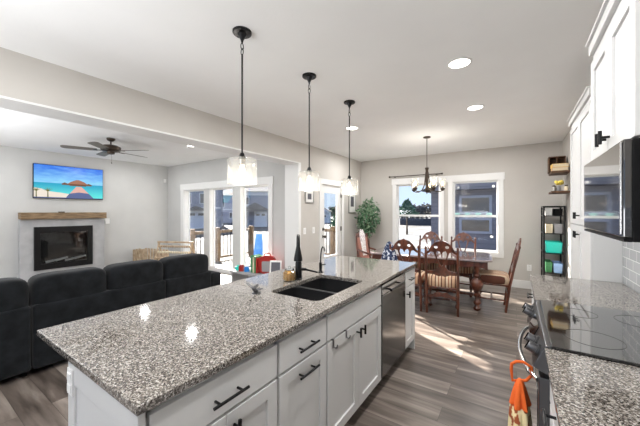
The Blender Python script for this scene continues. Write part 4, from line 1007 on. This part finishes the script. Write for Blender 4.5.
bin_(.41, .635, 6.25, 6.66, .771, .18, 'teal_plastic', 'bright teal bin on the third shelf of the black unit')
bin_(.41, .50, 6.26, 6.64, .441, .17, 'green_plastic', 'green bin on the fourth shelf of the black unit')
bin_(.515, .635, 6.25, 6.60, .441, .16, 'light_blue', 'light blue bin on the fourth shelf of the black unit')

# ------------------------------------------------------------------ outside
G0 = -.9
def og(name, mb, m_, lab=None): return struct(mb.build(name, m_))
og('ground', MB().box(-140, 60, -60, 140, G0-.3, G0), 'snow')
mb = MB(); mb.slab([(-34, -60), (-27, -60), (-24, 30), (-2, 60), (60, 70), (60, 76), (-6, 67), (-30, 36)], [], lambda u, v, h: (u, v, h), G0+.001, G0+.03); og('ground_road', mb, 'road')
# deck with board gaps
mb = MB()
for k in range(25):
    y = YL+.18+.145*k; mb.box(-7.7, XH-WT-.001 if y > YL+.17 else XO, y, y+.138, -.09, -.05)
mb.box(-7.68, -7.60, YL+.18, 8.25, -.30, -.09); mb.box(-7.68, XH-WT-.01, 8.15, 8.23, -.30, -.09)
for x in (-7.6, -5.5, -3.6): mb.box(x, x+.12, 8.05, 8.17, G0, -.09)
for x in (-7.6,): mb.box(x, x+.12, 4.9, 5.02, G0, -.09)
dk = mb.build('deck', 'deck_wood'); tag(dk, 'weathered wooden deck outside the living room windows', 'deck')
# railing: sections with posts
def rail(label, p0, p1, nb, posts):
    t_ = thing('deck_railing', label, 'railing', (p0[0], p0[1], -.05))
    a, b_ = Vector((*p0, 0)), Vector((*p1, 0)); d = (b_-a).normalized(); n_ = Vector((-d.y, d.x, 0))
    def beam(u0, u1, hw, z0, z1, name, m_):
        q = [a+d*u0-n_*hw, a+d*u1-n_*hw, a+d*u1+n_*hw, a+d*u0+n_*hw]
        mb = MB(); mb.add([(p.x, p.y, z0) for p in q]+[(p.x, p.y, z1) for p in q], [(0,3,2,1),(4,5,6,7),(0,1,5,4),(1,2,6,5),(2,3,7,6),(3,0,4,7)]); mb.build(name, m_, t_, world=True)
    Ln = (b_-a).length
    for u in posts: beam(u*Ln-.065, u*Ln+.065, .065, -.049, .97, 'post', 'rail_wood')
    us = [q*Ln for q in posts]
    for u0, u1 in zip(us[:-1], us[1:]):
        beam(u0+.066, u1-.066, .02, .80, .89, 'top_rail', 'rail_wood'); beam(u0+.066, u1-.066, .02, .03, .09, 'bottom_rail', 'rail_wood')
        n = max(2, int((u1-u0)/.125))
        for k in range(1, n): p = a+d*(u0+(u1-u0)*k/n); MB().bar((p.x, p.y, .085), (p.x, p.y, .81), .014, 6).build('baluster', 'black_metal', t_, world=True)
rail('wooden deck railing with black balusters along the left deck edge', (-7.62, 4.85), (-7.62, 7.08), 0, (0, .381, 1))
rail('wooden deck railing with black balusters along the far deck edge', (-6.4, 8.18), (-3.55, 8.18), 0, (0, .5, 1))
# blue sled leaning at the railing
sd = thing('plastic_sled', 'bright blue plastic sled leaning against the deck railing', 'sled', (-6.68, 6.50, -.049), R(35))
mb = MB(); n = 9; out = []
for i in range(n+1):
    z = .80*i/n; wd = .16-.05*(i/n)**2
    out.append([(wd*(j/6-.5)*2*.9, .20*z/.8+.04*abs(j/6-.5)**2*4*-1, z) for j in range(7)])
vs = [p for r_ in out for p in r_]; k = len(vs); vs2 = [(x, y+.02, z) for x, y, z in vs]; fs = []
for i in range(n):
    for j in range(6): q = i*7+j; fs += [(q, q+1, q+8, q+7), (k+q, k+q+7, k+q+8, k+q+1)]
for j in range(6): fs += [(j, k+j, k+j+1, j+1), (n*7+j, n*7+j+1, k+n*7+j+1, k+n*7+j)]
for i in range(n): fs += [(i*7, i*7+7, k+i*7+7, k+i*7), (i*7+6, k+i*7+6, k+i*7+13, i*7+13)]
mb.add(vs, fs[:0]); mb.v += vs2; mb.f = [list(q) for q in fs]; mb.mi = [0]*len(fs); mb.build('shell', 'blue_plastic', sd, smooth=60)
MB().tube([(-.08, .20, .79), (-.05, .21, .88), (.05, .21, .88), (.08, .20, .79)], .008, 6).build('cord', 'black_plastic', sd, smooth=60)
# blue storage tub on the deck by the door
mb = MB(); mb.box(-4.35, -3.85, 6.0, 6.35, -.049, .30); mb.box(-4.37, -3.83, 5.98, 6.37, .301, .34); tag(mb.build('storage_tub', 'blue_plastic', bevel=.01), 'blue lidded tub on the deck outside the glazed door', 'tub')

# houses
def house(name, label, loc, rz, w_, dp, h_, sid, roofh, windows, garage=None, gable=True, porch=None, band=None, trim='house_white'):
    t_ = thing(name, label, 'house', loc, rz)
    MB().box(-w_/2, w_/2, 0, dp, 0, h_).build('wall', sid, t_)
    mb = MB(); o_ = .4
    if gable: mb.slab([(-w_/2-o_, h_), (w_/2+o_, h_), (0, h_+roofh)], [], lambda u, v, h: (u, h, v), -o_, dp+o_)
    else: mb.slab([(-o_, h_), (dp+o_, h_), (dp/2, h_+roofh)], [], lambda u, v, h: (h, u, v), -w_/2-o_, w_/2+o_)
    mb.build('roof', 'roof_dark', t_)
    if gable:
        mb = MB(); mb.slab([(-w_/2, h_), (w_/2, h_), (0, h_+roofh*.86)], [], lambda u, v, h: (u, h, v), -o_-.03, -o_-.005); mb.build('gable_wall', sid, t_)
    for x0, x1, z0, z1 in windows:
        fr_ = MB().slab([(x0,z0),(x1,z0),(x1,z1),(x0,z1)], [[(x0+.1,z0+.1),(x0+.1,z1-.1),(x1-.1,z1-.1),(x1-.1,z0+.1)]], lambda u, v, h: (u, h, v), -.06, -.005).build('window', trim, t_)
        MB().box(x0+.1, x1-.1, -.03, -.005, z0+.1, z1-.1).build('pane', 'house_glass', fr_)
    if garage:
        x0, x1, z1 = garage; gd = MB().box(x0, x1, -.08, -.005, 0, z1).build('garage_door', 'garage_white', t_)
        n = max(2, int((x1-x0)/.8)); mb = MB()
        for k in range(n): u = x0+(x1-x0)*(k+.18)/n; mb.box(u, u+(x1-x0)/n*.64, -.10, -.081, z1-.52, z1-.2)
        mb.build('garage_window', 'house_glass', gd)
        MB().box(x0-.15, x0, -.10, -.005, 0, z1+.15).box(x1, x1+.15, -.10, -.005, 0, z1+.15).box(x0, x1, -.10, -.005, z1, z1+.15).build('garage_trim', 'house_white', t_)
    if porch:
        x0, x1, z0, z1 = porch; MB().slab([(x0, z0), (x1, z0), ((x0+x1)/2, z1)], [], lambda u, v, h: (u, h, v), -1.2, -.11).build('porch_roof', 'roof_dark', t_)
    if band:
        MB().box(-w_/2, w_/2, -.04, -.005, band[0], band[1]).build('band', 'house_white', t_)
TH = R(33.85)
def place(px, d, z=G0):
    k = (px-320)/293.0; x, y = k*math.cos(TH)-math.sin(TH), k*math.sin(TH)+math.cos(TH)
    return (x*d, y*d, z)
house('neighbour_house', 'blue-grey house with a white double garage seen through the left window', place(186, 40), R(50), 9.0, 8, 6.0, 'house_blue', 2.2, [(-.2, .7, 3.4, 4.9), (1.7, 2.6, 3.4, 4.9)], (.2, 2.5, 2.3), band=(2.75, 2.95), porch=(-.3, 3.1, 2.5, 3.1))
house('neighbour_house', 'grey house with tall white-trimmed windows seen through the middle window', place(228, 60), R(46), 6.6, 8, 5.6, 'house_grey', 1.6, [(-2.6, -1.7, 3.2, 5.0), (-1.3, -.6, 3.2, 5.0), (.2, .9, .9, 2.2), (1.6, 2.3, .9, 2.2)], None, False, band=(2.7, 2.85))
house('neighbour_house', 'grey house with a single white garage door seen through the right window', place(262, 45), R(42), 7.5, 8, 5.4, 'house_blue', 1.7, [(-2.9, -1.9, 3.3, 4.6)], (-1.0, .6, 2.2), False, porch=(-3.2, 1.3, 2.5, 3.7), band=(4.8, 5.4))
house('neighbour_house', 'distant small house seen through the deck door glass', place(321, 60), R(30), 3.6, 6, 2.3, 'garage_white', 1.1, [(.6, 1.1, 1.1, 1.7)], None)
# close house beyond the dining windows
house('neighbour_house', 'dark blue-grey sided house close beyond the right dining window', (2.9, 14.2, G0), R(0), 12.4, 9, 3.3, 'siding_blue', 3.3, [(-5.0, -3.75, 1.42, 2.10), (-5.0, -3.75, 2.25, 3.05)], None, trim='house_grey')

# trees and hedges outside
def tree(label, loc, h_, r_, n, seed, size=.22, mts=('leaf', 'leaf_light'), lo=.15):
    t_ = thing('evergreen_tree', label, 'tree', loc); q = random.Random(seed)
    MB().lathe([(.08*r_+.03, 0), (.03, h_*.9)], (0, 0, 0), 8).build('trunk', 'bark', t_)
    def cf(g_):
        z = g_.random()**1.3; a = g_.uniform(0, 6.283); rr = r_*(1-z)*math.sqrt(g_.uniform(.2, 1)); return (rr*math.cos(a), rr*math.sin(a), h_*(lo+(1-lo)*z))
    leaves(n, cf, size, q).build('foliage', list(mts), t_, fix=False)
tree('green tree seen through the left part of the left dining window', place(407, 30), 3.5, 1.0, 1200, 5, .35, lo=.6)
tree('small dark tree seen through the deck door glass', place(338, 40), 2.6, 1.3, 500, 6, .4)
mat('treeline', (.10, .09, .08), .95)
for i, (px, d, h_) in enumerate(((402, 72, 3.6), (411, 90, 4.6), (419, 70, 3.8), (427, 92, 4.8), (435, 74, 4.2), (334, 100, 3.9))):
    t_ = thing('bare_tree', ['bare tree at the left edge of the far treeline', 'second bare tree from the left in the far treeline', 'third bare tree from the left in the far treeline', 'fourth bare tree from the left in the far treeline', 'bare tree at the right end of the far treeline', 'bare tree far off behind the deck door glass'][i], 'tree', place(px, d), 0, 'bare trees of the far treeline')
    MB().lathe([(.2, 0), (.1, h_*.6)], (0, 0, 0), 6).build('trunk', 'bark', t_)
    leaves(260, lambda g_: (max(-1.5, min(1.5, g_.gauss(0, 1.0))), max(-1.5, min(1.5, g_.gauss(0, 1.0))), h_*(.3+.7*g_.random())), 1.0, random.Random(i), 1).build('crown', 'treeline', t_, fix=False)
mb = MB(); p0 = Vector(place(400, 50)); p1 = Vector(place(434, 48)); d = (p1-p0).normalized(); n_ = Vector((-d.y, d.x, 0))*.05
mb.add([tuple(p) for p in (p0-n_, p1-n_, p1+n_, p0+n_)]+[tuple(p+Vector((0, 0, 1.2))) for p in (p0-n_, p1-n_, p1+n_, p0+n_)], [(0,3,2,1),(4,5,6,7),(0,1,5,4),(1,2,6,5),(2,3,7,6),(3,0,4,7)])
tag(mb.build('garden_fence', 'roof_dark'), 'dark low fence across the snow seen through the left dining window', 'fence')
